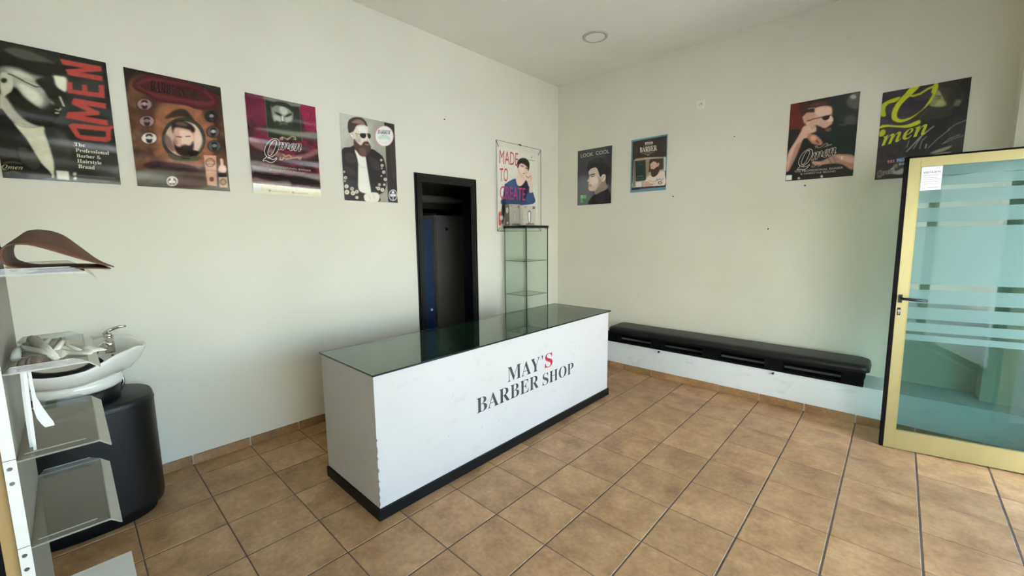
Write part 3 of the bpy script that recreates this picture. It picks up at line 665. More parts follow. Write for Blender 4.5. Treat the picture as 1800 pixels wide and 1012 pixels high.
[435,185,429,206,414,222,395,230,376,228,364,216,360,198,367,178,382,162,401,153,419,155,432,167]],["S","221b1d",0.5,1,[431,186,425,204,412,218,395,226,379,224,368,213,365,197,370,
180,383,166,400,158,416,160,428,170]],["S","9c8c92",0.7,1,[410,190,408,198,403,205,396,209,390,207,386,202,385,194,387,185,392,178,399,175,405,176,409,182]],["S","1a1417",0.7,1,
[383,188,390,168,409,165,413,183,399,178]],["S","1a1417",0.7,1,[384,197,397,199,411,193,406,215,395,223,386,219]],["L","1a1417",0.4,0.9,2.3,[389,191,406,188]],["S","2a1712",0.5,1,
[437,281,431,301,416,317,396,324,378,322,365,310,362,292,368,273,383,258,402,250,421,252,433,263]],["S","57474a",0.5,1,[433,282,427,299,414,313,397,319,380,317,369,307,366,292,372,
275,385,262,402,255,418,256,430,266]],["S","cbbfb8",0.7,1,[412,285,410,293,404,300,398,303,392,302,388,297,386,289,389,281,394,274,400,271,407,272,411,277]],["S","1d1718",0.7,1,
[385,283,391,264,411,261,415,278,400,273]],["S","1d1718",0.7,1,[386,292,399,294,412,288,407,310,397,317,387,313]],["L","1d1718",0.4,0.9,2.3,[391,286,408,283]],["S","2a1712",0.5,1,
[436,371,430,390,414,406,395,413,377,410,364,398,360,380,367,361,382,346,401,338,419,341,432,353]],["S","4a4a48",0.5,1,[432,371,426,388,413,402,395,408,379,406,368,395,365,380,370,
363,383,350,400,343,417,345,428,355]],["S","8d8a86",0.7,1,[411,374,408,382,403,389,397,392,390,390,386,385,385,377,387,369,393,362,399,359,405,361,410,366]],["S","141313",0.7,1,
[383,371,390,352,410,350,414,367,399,362]],["S","141313",0.7,1,[384,381,397,383,411,377,406,399,396,406,386,401]],["L","141313",0.4,0.9,2.3,[390,374,407,372]],["S","321218",1.8,1,
[33,540,83,509,181,505,270,514,301,543,228,553,103,560]],["L","1b0a0d",0.9,0.8,5.4,[68,544,105,533,122,544,166,533,197,540,230,529,268,536]],["S","5d6257",9.4,0.8,[1,583,103,552,
267,558,468,545,460,656,0,655]],["S","43241f",6.5,0.8,[149,587,326,573,334,638,156,649]],["S","d8d4cc",0.4,1,[190,615,185,631,174,642,160,647,146,644,137,634,135,619,140,604,151,
592,165,587,178,590,188,600]],["S","4b3a33",0.4,1,[183,616,179,627,171,636,160,639,150,637,143,629,141,619,145,607,153,599,164,595,174,597,181,605]],["S","dcd8d0",0.5,1,[171,605,
169,609,166,613,162,614,159,613,156,610,156,606,157,601,160,598,164,597,168,598,170,601]],["S","dcd8d0",0.5,1,[160,621,159,626,155,629,152,630,148,629,145,626,145,622,146,618,149,
614,153,613,157,614,159,617]],["S","dcd8d0",0.5,1,[179,620,177,624,174,628,171,629,167,628,164,625,164,621,165,617,168,613,172,612,176,613,178,616]],["L","dcd8d0",0.4,1,4.4,[162,
613,160,639]],["P","c79a80",0.5,1,[335,439,402,434,390,630,339,625]],["S","4b3029",0.4,1,[391,480,387,495,376,506,363,511,351,508,342,499,340,485,344,471,355,460,368,455,380,457,
389,467]],["S","c79a80",0.4,1,[387,481,383,493,375,502,364,506,353,504,346,496,344,485,348,473,356,464,367,460,378,462,385,470]],["L","4b3029",0.4,1,2.3,[350,478,367,468,383,475]],
["L","4b3029",0.4,1,2.3,[347,494,381,491]],["S","6b4a3e",0.4,1,[378,586,376,593,371,599,365,602,358,600,354,595,353,588,355,580,360,574,367,572,373,573,377,578]],["L","8a6550",0.7,
0.8,3.1,[342,531,391,531]],["S","d8b3a3",0.7,1,[421,454,437,453,439,490,450,497,447,535,408,534,413,500,421,491]],["P","191b1c",0.5,1,[403,543,450,543,451,568,402,567]],["P",
"c2a489",0.6,1,[405,571,453,564,449,635,404,635]],["S","5d4438",0.6,1,[445,598,442,608,435,617,425,620,417,618,411,610,409,600,412,590,419,581,428,578,437,580,443,587]],["S",
"a98b73",0.6,1,[441,598,438,606,433,612,426,615,419,613,414,608,413,600,416,592,421,586,428,583,435,585,439,590]]]],["plum","L",-3.503,2.443,0.46,0.662,"43222b",[["N","7a2038",30,
0.9,11],["N","291419",50,0.8,12],["S","8d1f42",8.3,0.9,[349,4,464,4,464,164,391,176,363,102]],["S","6d1d38",8.6,0.8,[2,11,117,15,114,183,43,195,9,108]],["L","4a1526",0.7,0.8,3.4,
[14,30,52,43,90,71,117,80]],["L","4a1526",0.7,0.8,3.4,[28,13,66,22,112,34]],["L","4a1526",0.7,0.8,3.4,[19,50,57,70,108,104]],["L","4a1526",0.9,0.8,4,[398,33,429,50,411,101,378,
115]],["L","4a1526",0.9,0.8,4,[370,116,417,124,443,88]],["L","4a1526",0.9,0.8,4,[392,160,433,137,451,102]],["L","4a1526",0.8,0.8,3.5,[25,169,60,134,99,149,83,188,43,195]],["P",
"23281f",0.8,1,[118,6,345,3,348,269,120,270]],["L","c7c3b4",0.3,0.8,1.5,[119,7,120,270]],["L","c7c3b4",0.3,0.8,1.6,[345,4,348,269]],["S","8b8f82",4,0.7,[119,3,233,-3,345,-3,344,22,
232,28,118,18]],["S","7d8074",3.3,1,[160,42,217,42,275,45,298,68,291,130,268,172,223,195,188,178,164,152,155,102]],["S","b9bbab",6.3,0.9,[216,49,245,47,263,67,254,95,228,103,209,
81]],["S","a5a798",4,0.9,[170,114,205,119,215,143,189,155,169,140]],["S","9fa192",4.1,0.9,[242,112,283,97,278,132,251,145]],["S","2a2c25",2.6,1,[157,43,197,16,262,14,294,38,296,76,
274,53,231,39,188,44,162,64]],["S","1c1f18",2,1,[175,92,199,95,222,105,213,112,185,104]],["S","1c1f18",2,1,[238,111,265,89,288,79,284,92,249,112]],["S","2d3028",2.6,1,[181,149,210,
155,225,145,254,152,281,140,290,176,266,219,192,222,166,189]],["L","8c8c7c",2,0.9,4.5,[199,172,228,158,257,163]],["L","e8e8d8",1.4,0.9,6.1,[224,113,226,141]],["S","7d8272",8.6,
0.85,[35,225,137,209,251,206,358,197,465,184,463,225,356,236,235,239,129,232]],["S","8f6a63",6.1,0.75,[2,291,57,301,116,338,242,376,350,356,457,303,457,339,348,388,226,408,100,377,
9,337]],["S","2a1d1e",5.1,0.8,[9,394,120,382,211,410,462,376,460,425,224,439,9,438]],["S","7f7671",7.3,0.9,[6,442,151,454,297,487,457,491,455,532,220,509,6,496]],["S","161313",3.7,
0.9,[8,522,78,524,220,525,311,518,446,537,453,574,292,575,218,552,145,568,23,546]],["S","77726a",5.1,0.8,[16,554,103,571,232,563,231,594,20,590]],["P","e0d4b8",0.4,1,[-3,593,470,
604,473,681,-8,669]],["P","efece0",0.3,1,[4,596,52,598,50,645,4,641]],["S","a99f88",0.3,1,[111,637,109,641,106,643,103,645,99,644,96,641,95,637,97,634,99,631,103,629,107,630,110,
633]],["S","a99f88",0.3,1,[267,641,265,645,262,648,258,649,254,648,251,646,250,642,251,638,254,635,259,633,263,634,266,637]],["L","b0a68e",0.7,0.9,3.6,[114,639,234,639]],["L",
"b0a68e",0.7,0.9,4,[270,643,363,644]],["L","c3a27d",0.4,1,6.2,[197,268,214,255,215,272,198,274]],["L","c3a27d",0.4,1,6,[197,267,219,256,248,269,279,240,302,244,305,259,290,258]],
["L","c3a27d",0.4,1,6.2,[241,268,260,254]],["L","c3a27d",0.4,1,6,[190,400,185,416,204,414,208,399,226,408,264,397,302,385,333,381,325,398,309,392]],["L","c3a27d",0.4,1,6.2,[209,
375,223,389,250,375,264,389]],["O","d9d2c4","2c1d20","I","Q",[81,402,172,403,111,272]],["O","d9d2c4","35222a","I","men",[178,346,339,335,186,293]],["T","a99a90","N",
"THE PROFESSIONAL BARBER",[67,472,397,477,68,460]],["T","a99a90","N","& HAIRSTYLE BRAND",[112,496,349,499,113,486]]]],["jacket","L",-2.857,2.442,0.485,0.674,"a5a497",[["S",
"8f8e82",23.1,0.8,[296,22,405,4,389,676,175,686,264,302]],["S","b9b8aa",17.6,0.7,[2,5,169,-2,79,134,-1,273]],["P","2c2523",1.5,1,[387,3,484,3,484,672,390,668,390,206]],["S",
"3a3230",7.9,0.7,[432,201,478,211,481,440,438,444]],["S","231e1d",1.4,1,[3,283,72,252,114,235,179,288,250,240,319,263,362,298,382,368,386,465,378,530,348,589,301,616,298,672,2,671,
0,558,0,437]],["S","3b3532",7,0.8,[21,315,94,298,116,365,42,373]],["S","352f2d",7.2,0.8,[229,306,307,328,330,406,259,397]],["S","3a3431",7,0.8,[24,405,104,435,101,489,29,465]],
["S","dfdccd",1.8,1,[109,266,145,292,195,294,211,401,223,510,231,604,170,608,123,580,125,472,131,363]],["L","a8a596",2.2,0.8,4,[140,378,164,398,194,399]],["S","d3c8ba",1.8,1,[110,
91,140,71,229,64,234,118,229,150,248,186,243,210,199,232,131,225,117,189,111,152]],["S","b0a496",3.6,0.8,[120,135,160,160,166,205,125,195]],["S","e8e0d3",3.7,0.9,[147,85,206,80,
222,112,162,121]],["S","d8cdbf",1.1,1,[77,138,103,134,121,146,116,182,101,182,85,163]],["L","8d8074",0.7,1,4,[86,144,107,149,109,171]],["S","3c2f2a",1.4,1,[62,91,75,44,122,12,185,
6,222,31,230,64,199,54,140,73,113,114,87,136,66,140]],["S","8c7466",3.6,0.9,[95,56,142,25,192,28,208,56,149,58]],["S","4a352d",1.9,1,[109,182,128,203,165,224,192,194,227,185,245,
206,252,240,226,283,194,310,152,307,125,272,104,236]],["S","6b5145",2.9,0.8,[147,254,198,247,204,293,165,305]],["L","b08d80",1.5,1,6.6,[204,211,234,211]],["L","8a7a6d",1.1,0.8,4,
[219,167,231,184]],["S","1f1815",0.9,1,[161,137,183,127,213,127,211,152,189,165,167,159]],["S","2f2420",0.9,1,[228,123,252,121,257,142,245,159,231,153]],["L","5a4c43",0.6,1,3.1,
[120,137,161,140]],["L","463a33",0.6,1,3.2,[213,126,230,122]],["S","d8d2c2",1.5,1,[169,624,214,601,267,594,302,604,307,640,289,673,227,676,176,670]],["L","a09a8a",1.1,0.8,3.4,[248,
607,264,642]],["L","a09a8a",1.1,0.8,3.3,[213,621,228,660]],["S","b9b3a4",1.4,1,[19,451,17,455,14,459,9,461,4,460,1,457,0,452,1,448,5,444,10,442,15,443,18,446]],["S","cac4b5",1.4,1,
[32,495,30,502,24,507,17,510,9,509,4,504,3,497,5,490,11,485,18,482,25,484,30,488]],["S","a59f92",1.4,1,[21,522,19,527,15,531,11,532,6,531,2,528,1,524,3,519,7,516,12,514,16,515,20,
518]],["S","cfc9ba",1.4,1,[40,563,37,571,30,578,21,581,12,579,6,573,4,565,7,557,14,550,23,547,31,549,38,554]],["S","c6c0b1",1.4,1,[44,608,40,618,32,626,21,629,11,627,4,620,2,611,5,
601,13,593,24,590,34,592,41,598]],["S","b3ad9e",1.4,1,[84,579,81,587,75,593,66,595,58,594,53,588,51,581,53,573,60,567,68,564,76,566,82,571]],["S","cfc9ba",1.4,1,[93,613,90,622,83,
629,73,632,63,630,56,624,54,615,57,606,65,598,75,595,84,597,91,604]],["S","c6c0b1",1.5,1,[124,599,122,607,115,613,107,616,98,614,93,609,91,601,93,593,100,587,108,585,117,586,122,
592]],["S","bab4a5",1.4,1,[120,646,118,653,112,658,104,661,97,659,92,654,90,648,92,640,98,635,106,633,113,634,118,639]],["S","b9b3a4",1.5,1,[356,319,354,325,349,329,343,331,336,
331,332,327,331,322,332,316,337,311,344,309,350,310,355,313]],["S","cac4b5",1.5,1,[363,362,361,369,355,374,348,377,340,376,335,371,334,365,336,359,342,353,349,351,356,352,361,
356]],["S","a9a394",1.6,1,[353,387,352,391,348,395,344,396,339,396,336,393,335,389,337,385,340,382,345,380,349,381,352,383]],["S","cfc9ba",1.5,1,[376,417,374,424,368,430,360,432,
352,431,347,427,345,420,348,413,354,407,362,405,369,406,375,410]],["S","a9a394",1.6,1,[346,452,344,456,341,460,336,461,332,460,328,458,327,454,329,450,332,446,337,445,341,446,345,
448]],["S","c6c0b1",1.5,1,[388,477,386,484,379,490,371,493,363,491,357,487,355,480,358,472,364,466,372,464,380,465,386,470]],["S","a9a394",1.5,1,[329,526,327,532,321,538,314,540,
307,539,302,534,300,528,302,521,308,516,315,514,322,515,327,520]],["S","bab4a5",1.6,1,[373,523,371,528,366,533,360,535,353,534,349,530,347,524,349,519,354,514,361,512,367,513,372,
517]],["S","d5cfc0",1.6,1,[358,568,355,576,348,583,339,586,330,584,323,578,321,571,324,562,331,556,340,553,349,555,356,560]],["S","c6c0b1",1.5,1,[322,558,319,567,312,573,303,576,
294,574,288,569,286,561,289,553,296,546,305,544,314,545,320,551]],["S","bab4a5",1.5,1,[294,552,292,557,289,560,284,561,280,560,277,558,276,554,277,550,281,546,285,545,289,546,293,
548]],["S","3a3330",0.7,1,[21,496,21,498,19,499,17,500,15,500,14,498,13,496,14,495,16,493,18,492,20,493,21,494]],["S","3a3330",0.7,1,[26,565,25,567,24,569,21,569,19,569,18,568,18,
566,18,564,20,562,22,562,24,562,25,563]],["S","3a3330",0.7,1,[27,609,26,611,24,613,22,613,20,613,19,612,18,610,19,608,21,606,23,606,25,606,26,607]],["S","3a3330",0.7,1,[71,579,71,
581,69,583,67,584,65,583,64,582,63,580,64,578,65,577,67,576,69,576,71,578]],["S","3a3330",0.7,1,[78,614,77,616,75,617,73,618,71,617,70,616,69,614,70,612,72,611,74,610,76,610,77,
612]],["S","3a3330",0.7,1,[112,600,111,602,109,603,107,604,105,604,104,602,103,600,104,598,106,597,108,596,110,597,111,598]],["S","3a3330",0.8,1,[353,363,352,365,350,367,348,368,
346,367,344,366,344,364,344,362,346,360,348,360,351,360,352,361]],["S","3a3330",0.8,1,[365,418,365,420,363,422,361,423,358,422,357,421,356,419,357,417,359,415,361,415,363,415,365,
416]],["S","3a3330",0.8,1,[376,478,375,480,374,482,371,482,369,482,367,481,367,479,368,476,369,475,372,474,374,474,376,476]],["S","3a3330",0.8,1,[344,569,343,571,342,573,339,573,
337,573,335,572,335,570,336,568,337,566,340,565,342,566,344,567]],["S","3a3330",0.8,1,[308,559,308,561,306,563,304,564,302,563,300,562,299,560,300,558,302,556,304,556,306,556,308,
557]],["S","c98783",0.6,1,[474,103,459,149,424,186,378,204,334,198,304,171,294,130,308,85,342,49,387,30,432,34,464,61]],["S","e8e6d9",0.5,1,[467,104,453,147,421,181,379,197,338,
192,310,167,301,129,314,88,345,54,387,36,428,40,457,65]],["S","b6c6b9",2.3,0.9,[316,145,354,108,418,106,449,142,398,141,352,148]],["T","3b3533","S","BARBER",[318,107,437,93,329,
73]],["L","4a4542",0.6,1,3.4,[355,88,373,95,396,84]],["L","9fb0a3",0.8,0.9,3.4,[333,170,378,180,424,161]],["S","cdd0d2",0.5,1,[485,605,478,630,461,650,439,657,417,652,403,635,398,
610,405,585,422,566,444,558,465,563,480,581]],["S","30303a",0.6,1,[477,606,472,627,457,643,439,650,422,645,409,630,406,610,411,589,425,573,443,566,461,570,474,585]],["S","d3d6da",
0.8,1,[456,582,454,589,449,594,442,596,435,595,431,590,429,584,431,577,436,572,443,570,450,571,454,576]],["S","d3d6da",0.8,1,[438,608,436,615,431,620,424,622,417,621,412,616,410,
610,412,603,418,598,425,596,432,597,437,601]],["S","d3d6da",0.8,1,[473,606,470,613,465,618,458,620,451,619,446,614,444,608,446,601,452,596,459,594,466,595,471,599]],["L","d3d6da",
0.6,1,7.9,[442,600,439,647]]]],["made","L",-1.101,2.444,0.683,0.885,"cfcdbd",[["S","2f4369",2.5,1,[102,413,127,390,285,324,374,394,427,357,512,384,580,447,610,490,596,592,71,629,
78,522]],["S","3e5680",9.7,0.8,[143,389,275,346,323,419,206,449]],["S","1d2433",6.3,1,[340,396,462,321,511,406,472,520,385,570,389,459]],["S","3c5178",7.6,0.8,[474,487,596,479,584,
582,487,587]],["S","1a1f2c",4.7,0.9,[74,565,120,605,64,842,44,736]],["S","d9bda9",2.5,1,[292,334,328,265,412,280,462,321,391,393,324,397]],["S","d2b5a2",2.5,1,[314,179,350,131,503,
150,519,193,481,275,411,314,344,286,321,233]],["S","e6cfbf",5.1,0.8,[365,174,433,179,430,257,363,240]],["S","2d221e",1.9,1,[314,179,325,123,385,84,471,77,527,116,528,181,504,217,
493,173,417,141,357,153,330,199]],["L","2b211e",1.9,1,8.4,[379,171,424,175]],["L","2b211e",1.9,1,8.6,[463,185,501,190]],["S","d8bca9",1.9,1,[413,253,464,265,508,244,570,233,582,
300,583,356,589,452,527,461,529,383,488,330,454,321,421,280]],["L","7a5a4b",1.3,1,7,[464,276,506,295,551,269]],["L","9a7565",1.3,0.9,5.8,[569,267,558,313]],["L","8a5a50",1.3,1,7.1,
[413,249,447,253]],["S","c2504e",2.3,1,[-3,738,22,705,52,725,41,843,1,849]],["S","cfcdbd",1.8,1,[76,773,72,787,61,797,47,801,33,798,23,788,19,774,23,760,34,750,48,746,63,749,73,
759]],["T","b9405a","N","MADE",[23,183,328,178,28,38]],["T","b9405a","N","TO",[21,379,157,366,26,233]],["T","b23763","N","CREATE",[23,567,450,561,28,424]],["S","33312c",1.3,1,[568,
42,580,41,576,66]],["L","77756b",1,0.8,7.3,[514,86,632,84]]]],["cool","R",0.307,2.493,0.472,0.658,"4f4f53",[["S","3a3a3d",28.5,0.9,[0,1,469,-2,467,259,6,312]],["S","6a6a6e",39.7,
0.8,[-5,360,147,324,209,523,155,667,0,659]],["S","26262a",22,0.8,[386,66,471,58,468,446,416,348]],["S","141418",1.4,1,[172,658,199,581,255,540,323,521,410,479,455,539,473,597,470,
663]],["S","2a2a30",7.6,0.8,[267,556,378,524,381,630,292,644]],["S","8a7a70",2.8,1,[247,448,341,379,396,384,421,480,323,521,255,540]],["S","c5b3a6",1.9,1,[162,230,258,225,304,281,
328,340,341,398,298,452,249,496,180,492,156,466,163,442,153,422,160,388,140,377,142,367,170,326,163,297]],["S","dccabb",5.8,0.9,[181,327,261,334,296,385,252,429,195,415]],["S",
"9a877b",4.6,0.8,[295,337,335,379,320,444,265,488,297,423]],["S","1c1a1d",2.9,1,[133,236,144,189,171,145,233,128,311,118,366,142,400,188,434,228,452,295,427,349,419,442,396,403,
394,337,361,315,328,340,311,320,281,241,258,220,190,232,157,258]],["L","5d5c60",1.8,0.7,6.2,[173,202,183,165,222,145]],["L","5d5c60",1.8,0.7,6.2,[207,196,217,159,256,135]],["L",
"5d5c60",1.9,0.7,6.2,[246,190,256,154,300,126]],["L","5d5c60",1.9,0.7,6.2,[279,175,295,144,333,139]],["L","5d5c60",1.8,0.7,6.2,[335,181,367,166,401,197]],["L","5d5c60",1.8,0.7,6.2,
[370,250,402,225]],["S","1d1818",1.5,1,[164,311,203,296,251,297,238,306,192,309]],["S","3a2f2d",1.9,1,[183,318,221,323,249,314,218,332]],["S","d0b9aa",1.4,1,[334,341,355,316,388,
322,395,365,369,400,347,399]],["L","7a655a",1.4,1,6,[351,371,364,343,381,340]],["L","5d4640",1.4,1,6.3,[153,422,178,421,201,428]],["L","8b6a60",1.9,0.9,6.5,[163,437,196,439]],["P",
"5f9a6c",1,1,[40,534,126,537,140,622,48,627]],["P","8cc096",2,0.9,[46,538,82,538,87,574,49,574]],["P","2f6b3c",1.9,0.9,[77,581,134,583,140,622,83,621]],["P","77b583",2,0.8,[93,539,
124,539,129,573,99,573]],["T","b9b9b6","N","LOOK",[48,85,223,84,43,42]],["T","b9b9b6","N","COOL",[259,81,438,83,255,37]]]],["barb","R",1.018,2.51,0.411,0.573,"5d8799",[["P",
"29221c",0.7,1,[16,18,400,16,407,540,18,545]],["S","3a3029",16.8,0.7,[64,53,360,64,365,217,68,194]],["P","a89c8a",1.7,1,[30,219,163,207,374,227,397,373,397,526,24,519]],["P",
"8a7a65",1.2,1,[177,226,219,227,220,387,174,416]],["P","6b5d4d",1.2,1,[30,224,54,227,53,509,38,509]],["P","b0bcb8",2.4,1,[373,228,401,228,404,374,379,371]],["P","3a2f28",3.3,1,
[220,231,373,239,378,354,214,369]],["P","1d3836",1,1,[51,213,173,218,184,452,61,452]],["P","a98f68",0.8,1,[51,205,174,208,171,232,53,231]],["P","142826",1.3,1,[64,237,164,241,171,
416,71,414]],["L","7d9490",0.8,0.8,3.7,[84,248,136,248]],["L","7d9490",0.8,0.8,3.7,[94,274,132,275]],["L","8aa09c",0.8,0.8,6.5,[74,405,102,399,150,403]],["L","6d8480",0.9,0.8,3.8,
[74,427,160,425]],["P","d0ccc0",1.3,1,[69,464,131,464,133,518,70,517]],["P","8d8474",1.3,1,[13,469,32,469,34,520,14,521]],["S","d2c4b8",1.7,1,[162,502,175,451,216,412,252,399,325,
382,370,375,394,407,397,526,266,523]],["S","c09d89",1.6,1,[158,502,171,464,218,473,265,504,228,519,153,517]],["S","c69f8c",1.2,1,[229,284,257,262,313,278,328,322,316,372,270,375,
237,337]],["S","33251f",1.3,1,[219,274,229,246,275,234,321,253,333,289,323,322,304,285,267,259,235,278]],["S","3a241c",1.6,1,[246,338,269,345,296,327,323,322,333,357,317,398,281,
424,248,416,238,376]],["L","5a4036",0.8,1,3.5,[236,311,259,307]],["S","c9a895",0.8,1,[313,282,327,284,327,310,316,308]],["L","8a7a70",1.2,0.8,4.5,[217,456,264,478,319,467]],["L",
"6d5d55",0.8,0.8,3.7,[246,502,292,494]],["L","4a4340",0.7,1,3.6,[305,465,309,449,323,467,336,447,355,467,382,452]],["S","2d2a27",0.6,1,[367,496,364,503,356,508,346,509,335,506,326,
499,323,491,326,484,334,479,345,478,355,481,364,488]],["S","d2c4b8",0.6,1,[360,495,358,500,353,503,345,503,338,501,333,497,330,492,332,488,337,485,345,484,352,486,357,490]],["P",
"211b17",0.7,1,[24,519,402,527,407,540,18,545]],["L","a59f93",0.5,0.8,3.7,[107,540,303,543]],["P","ddd8c8",0.7,1,[163,47,251,52,248,76,161,71]],["L","4a4238",0.8,0.9,9.3,[175,61,
237,64]],["T","d5cfbd","S","BARBER",[107,147,300,150,101,92]],["L","a8a292",0.5,0.9,2.6,[186,37,227,38]],["L","a8a292",0.5,0.9,2.8,[154,84,257,87]],["L","a8a292",0.5,0.9,4.5,[129,
160,157,164,199,160,241,164,277,162]],["L","a8a292",0.5,0.9,4.5,[162,172,195,181,236,173]],["L","c8c2b2",0.5,0.9,5.4,[190,187,214,188]]]],["fist","R",2.51,2.578,0.466,0.654,
"1d1a1b",[["S","5d1f1b",9.9,1,[-2,-3,111,-3,110,108,97,251,34,273,3,227]],["S","3d1714",7,0.8,[69,4,186,5,157,86,82,102]],["S","262a29",13.2,1,[252,4,463,0,463,253,362,235,306,
147]],["S","55564f",8.6,0.9,[404,16,464,7,466,126,417,116,383,71]],["S","a9a79d",4.3,0.9,[444,38,442,47,436,52,426,52,416,47,408,39,405,29,407,21,414,16,424,16,434,20,441,29]],
["S","4b4e4a",9.3,0.8,[384,185,421,169,453,198,451,251,388,247]],["S","a39b90",2.6,0.7,[337,230,388,243,414,256,389,255]],["S","12201d",6.3,1,[299,247,363,243,465,276,467,484,314,
478,252,341]],["S","141416",4.2,1,[-3,250,96,235,168,279,248,277,309,414,324,641,16,642]],["S","c29a87",2.1,1,[92,96,135,61,222,56,282,76,297,114,296,153,308,190,303,208,299,239,
287,260,220,240,163,198,121,191,102,163]],["S","d8b4a0",4.1,0.9,[183,75,276,83,286,135,200,134]],["S","b98d7a",4.1,0.9,[99,106,172,112,174,152,126,159]],["S","e3bda8",3.4,0.9,[264,
162,297,161,305,193,277,199]],["S","38221c",2.1,1,[82,102,86,55,133,25,219,13,266,34,285,73,248,62,176,67,174,101,123,95,93,121]],["S","5a3d33",2.7,0.8,[133,37,220,24,261,49,182,
55]],["L","d9b8a5",1.4,0.8,5.3,[129,64,155,63,176,67]],["S","231915",2.7,1,[184,210,219,224,253,246,279,235,301,223,307,256,288,282,242,276,202,285,180,257]],["S","7a564a",2,0.9,
[254,258,292,245,300,266,281,279]],["L","241613",0.7,1,5.3,[130,164,181,155,234,152,260,147,290,147]],["S","1f1512",1,1,[231,152,260,146,280,146,278,172,256,182,239,173]],["L",
"a8322a",1.4,0.9,5.3,[111,189,124,168,154,163]],["S","c99e8b",1.4,1,[117,174,141,168,152,188,129,200]],["S","c9a18e",2,1,[105,204,156,193,191,215,197,260,167,271,135,306,107,318,
58,460,13,573,1,555,5,419,57,310,89,242]],["S","a3786a",3.5,0.8,[54,376,101,334,72,445,27,558,12,565]],["L","8a6052",1,0.9,3.8,[157,209,172,236]],["L","8a6052",1,0.9,3.7,[174,208,
185,234]],["L","7a5144",1.4,0.9,4.5,[140,275,167,267]],["S","a5745f",3.4,1,[134,290,188,283,239,339,247,373,221,377,172,353]],["S","d09b83",4.1,0.8,[162,294,196,300,205,334,170,
328]],["L","2a1b17",2,0.9,7.5,[201,333,220,360]],["S","a27a67",2.1,1,[187,502,249,510,326,472,378,471,465,499,464,608,383,551,304,541,203,541]],["S","c79c85",3.3,0.8,[353,480,459,
510,459,553,381,519]],["L","5a4034",1.3,0.8,4.4,[295,492,317,535]],["L","5a4034",1.3,0.8,4.4,[327,484,350,539]],["L","c9a48f",1.4,0.9,7.8,[188,514,243,526]],["S","d8d5cc",0.7,1,
[391,502,391,509,390,514,387,516,384,514,382,508,381,501,381,494,383,489,385,487,388,490,390,495]],["S","101113",3.5,0.9,[13,573,252,567,466,616,467,652,0,654]],["P","e0ddd2",0.4,
1,[1,602,46,603,48,647,2,649]],["S","c9c6bb",0.4,1,[108,638,107,643,104,646,99,647,95,645,92,641,90,636,91,631,94,628,98,627,103,629,106,633]],["S","c9c6bb",0.3,1,[270,639,269,644,
266,648,261,649,256,647,253,643,251,637,252,632,255,628,260,627,265,629,269,634]],["L","55534f",0.7,0.9,3.1,[112,640,247,641]],["L","55534f",0.7,0.9,3,[273,637,376,638]],["L",
"a8997f",0.4,1,5.5,[205,398,201,382,214,384,219,400,242,396,261,375,277,369,288,383,275,386]],["L","a8997f",0.4,1,5.3,[259,398,288,391,311,382,301,390]],["L","a8997f",0.4,1,5.5,
[189,539,183,551,201,555,210,539,250,535,284,531,296,520]],["L","a8997f",0.4,1,5.3,[225,556,251,543]],["O","d2cbb9","221a18","I","Q",[83,532,175,525,98,403]],["O","d2cbb9",
"221a18","I","men",[180,495,347,467,178,435]],["T","a39d90","N","THE PROFESSIONAL BARBER",[63,587,400,590,62,570]],["T","a39d90","N","& HAIRSTYLE BRAND",[109,610,353,612,108,
595]]]],["lime","R",3.113,2.534,0.463,0.657,"28242b",[["N","3b343f",50,0.8,21],["L","151318",1.4,0.9,3.8,[-4,49,148,48]],["L","151318",1.4,0.9,3.8,[0,117,152,110,266,112]],["L",
"151318",1.4,0.9,3.8,[-3,193,157,192,229,191]],["L","151318",1.4,0.9,3.9,[1,270,142,255]],["L","151318",1.4,0.9,3.8,[2,338,165,333]],["L","151318",1.4,0.9,3.8,[3,424,169,408]],
["L","151318",1.4,0.9,3.8,[0,493,167,482]],["L","151318",1.4,0.9,3.9,[0,562,158,548]],["L","151318",1.4,0.9,3.8,[67,53,70,108]],["L","151318",1.4,0.9,3.8,[121,111,124,169]],["L",
"151318",1.3,0.9,3.6,[39,118,39,185]],["L","151318",1.3,0.9,3.5,[175,188,178,245]],["L","151318",1.4,0.9,3.8,[82,428,85,487]],["L","151318",1.4,0.9,3.8,[30,437,32,488]],["L",
"151318",1.4,0.9,3.8,[126,418,129,477]],["S","17161a",3.9,1,[229,296,248,203,293,173,328,181,367,89,387,55,459,6,467,287,465,510,175,508,175,401]],["S","2b2a2e",8.6,0.9,[379,277,
461,286,464,494,392,483]],["S","8a8a5c",3.2,1,[272,121,295,60,330,37,387,55,396,119,372,175,327,173,286,164,268,144]],["S","b5b380",4.9,0.9,[309,59,354,63,358,117,323,109]],["S",
"a3a271",3.8,0.9,[290,125,336,128,338,159,297,154]],["S","3b3830",3.7,1,[302,34,335,17,388,22,428,85,434,152,395,188,373,191]],["S","26241f",3.2,1,[307,31,335,19,385,24,422,87,426,
149,383,170,370,136,388,109,388,67,342,44]],["L","1d1b1a",1.9,1,6.3,[281,96,299,92,321,95]],["L","2b2923",1.9,1,5.7,[289,109,323,109]],["L","1b1a1a",2,1,8.8,[270,136,285,138]],
["S","2c2d29",4.4,1,[269,160,316,174,367,182,387,232,320,250,251,252,238,233,252,180]],["L","6d6c5d",1.3,0.9,2.9,[258,173,241,194,225,223,221,254]],["S","66644f",1.8,1,[384,147,
403,136,426,149,417,185,392,175]],["S","7d7c58",4.5,0.9,[264,131,277,98,295,71,307,121,292,157,274,153]],["S","2a2926",5.1,0.9,[361,87,389,86,398,142,373,183,339,179,360,149]],
["S","a9b01f",0.7,1,[-5,99,23,68,86,50,105,54,82,82,37,92,23,122,30,174,13,179,-2,163]],["S","b3ba20",0.6,1,[155,-3,203,0,172,42,132,85,103,132,94,187,114,216,158,217,211,187,244,
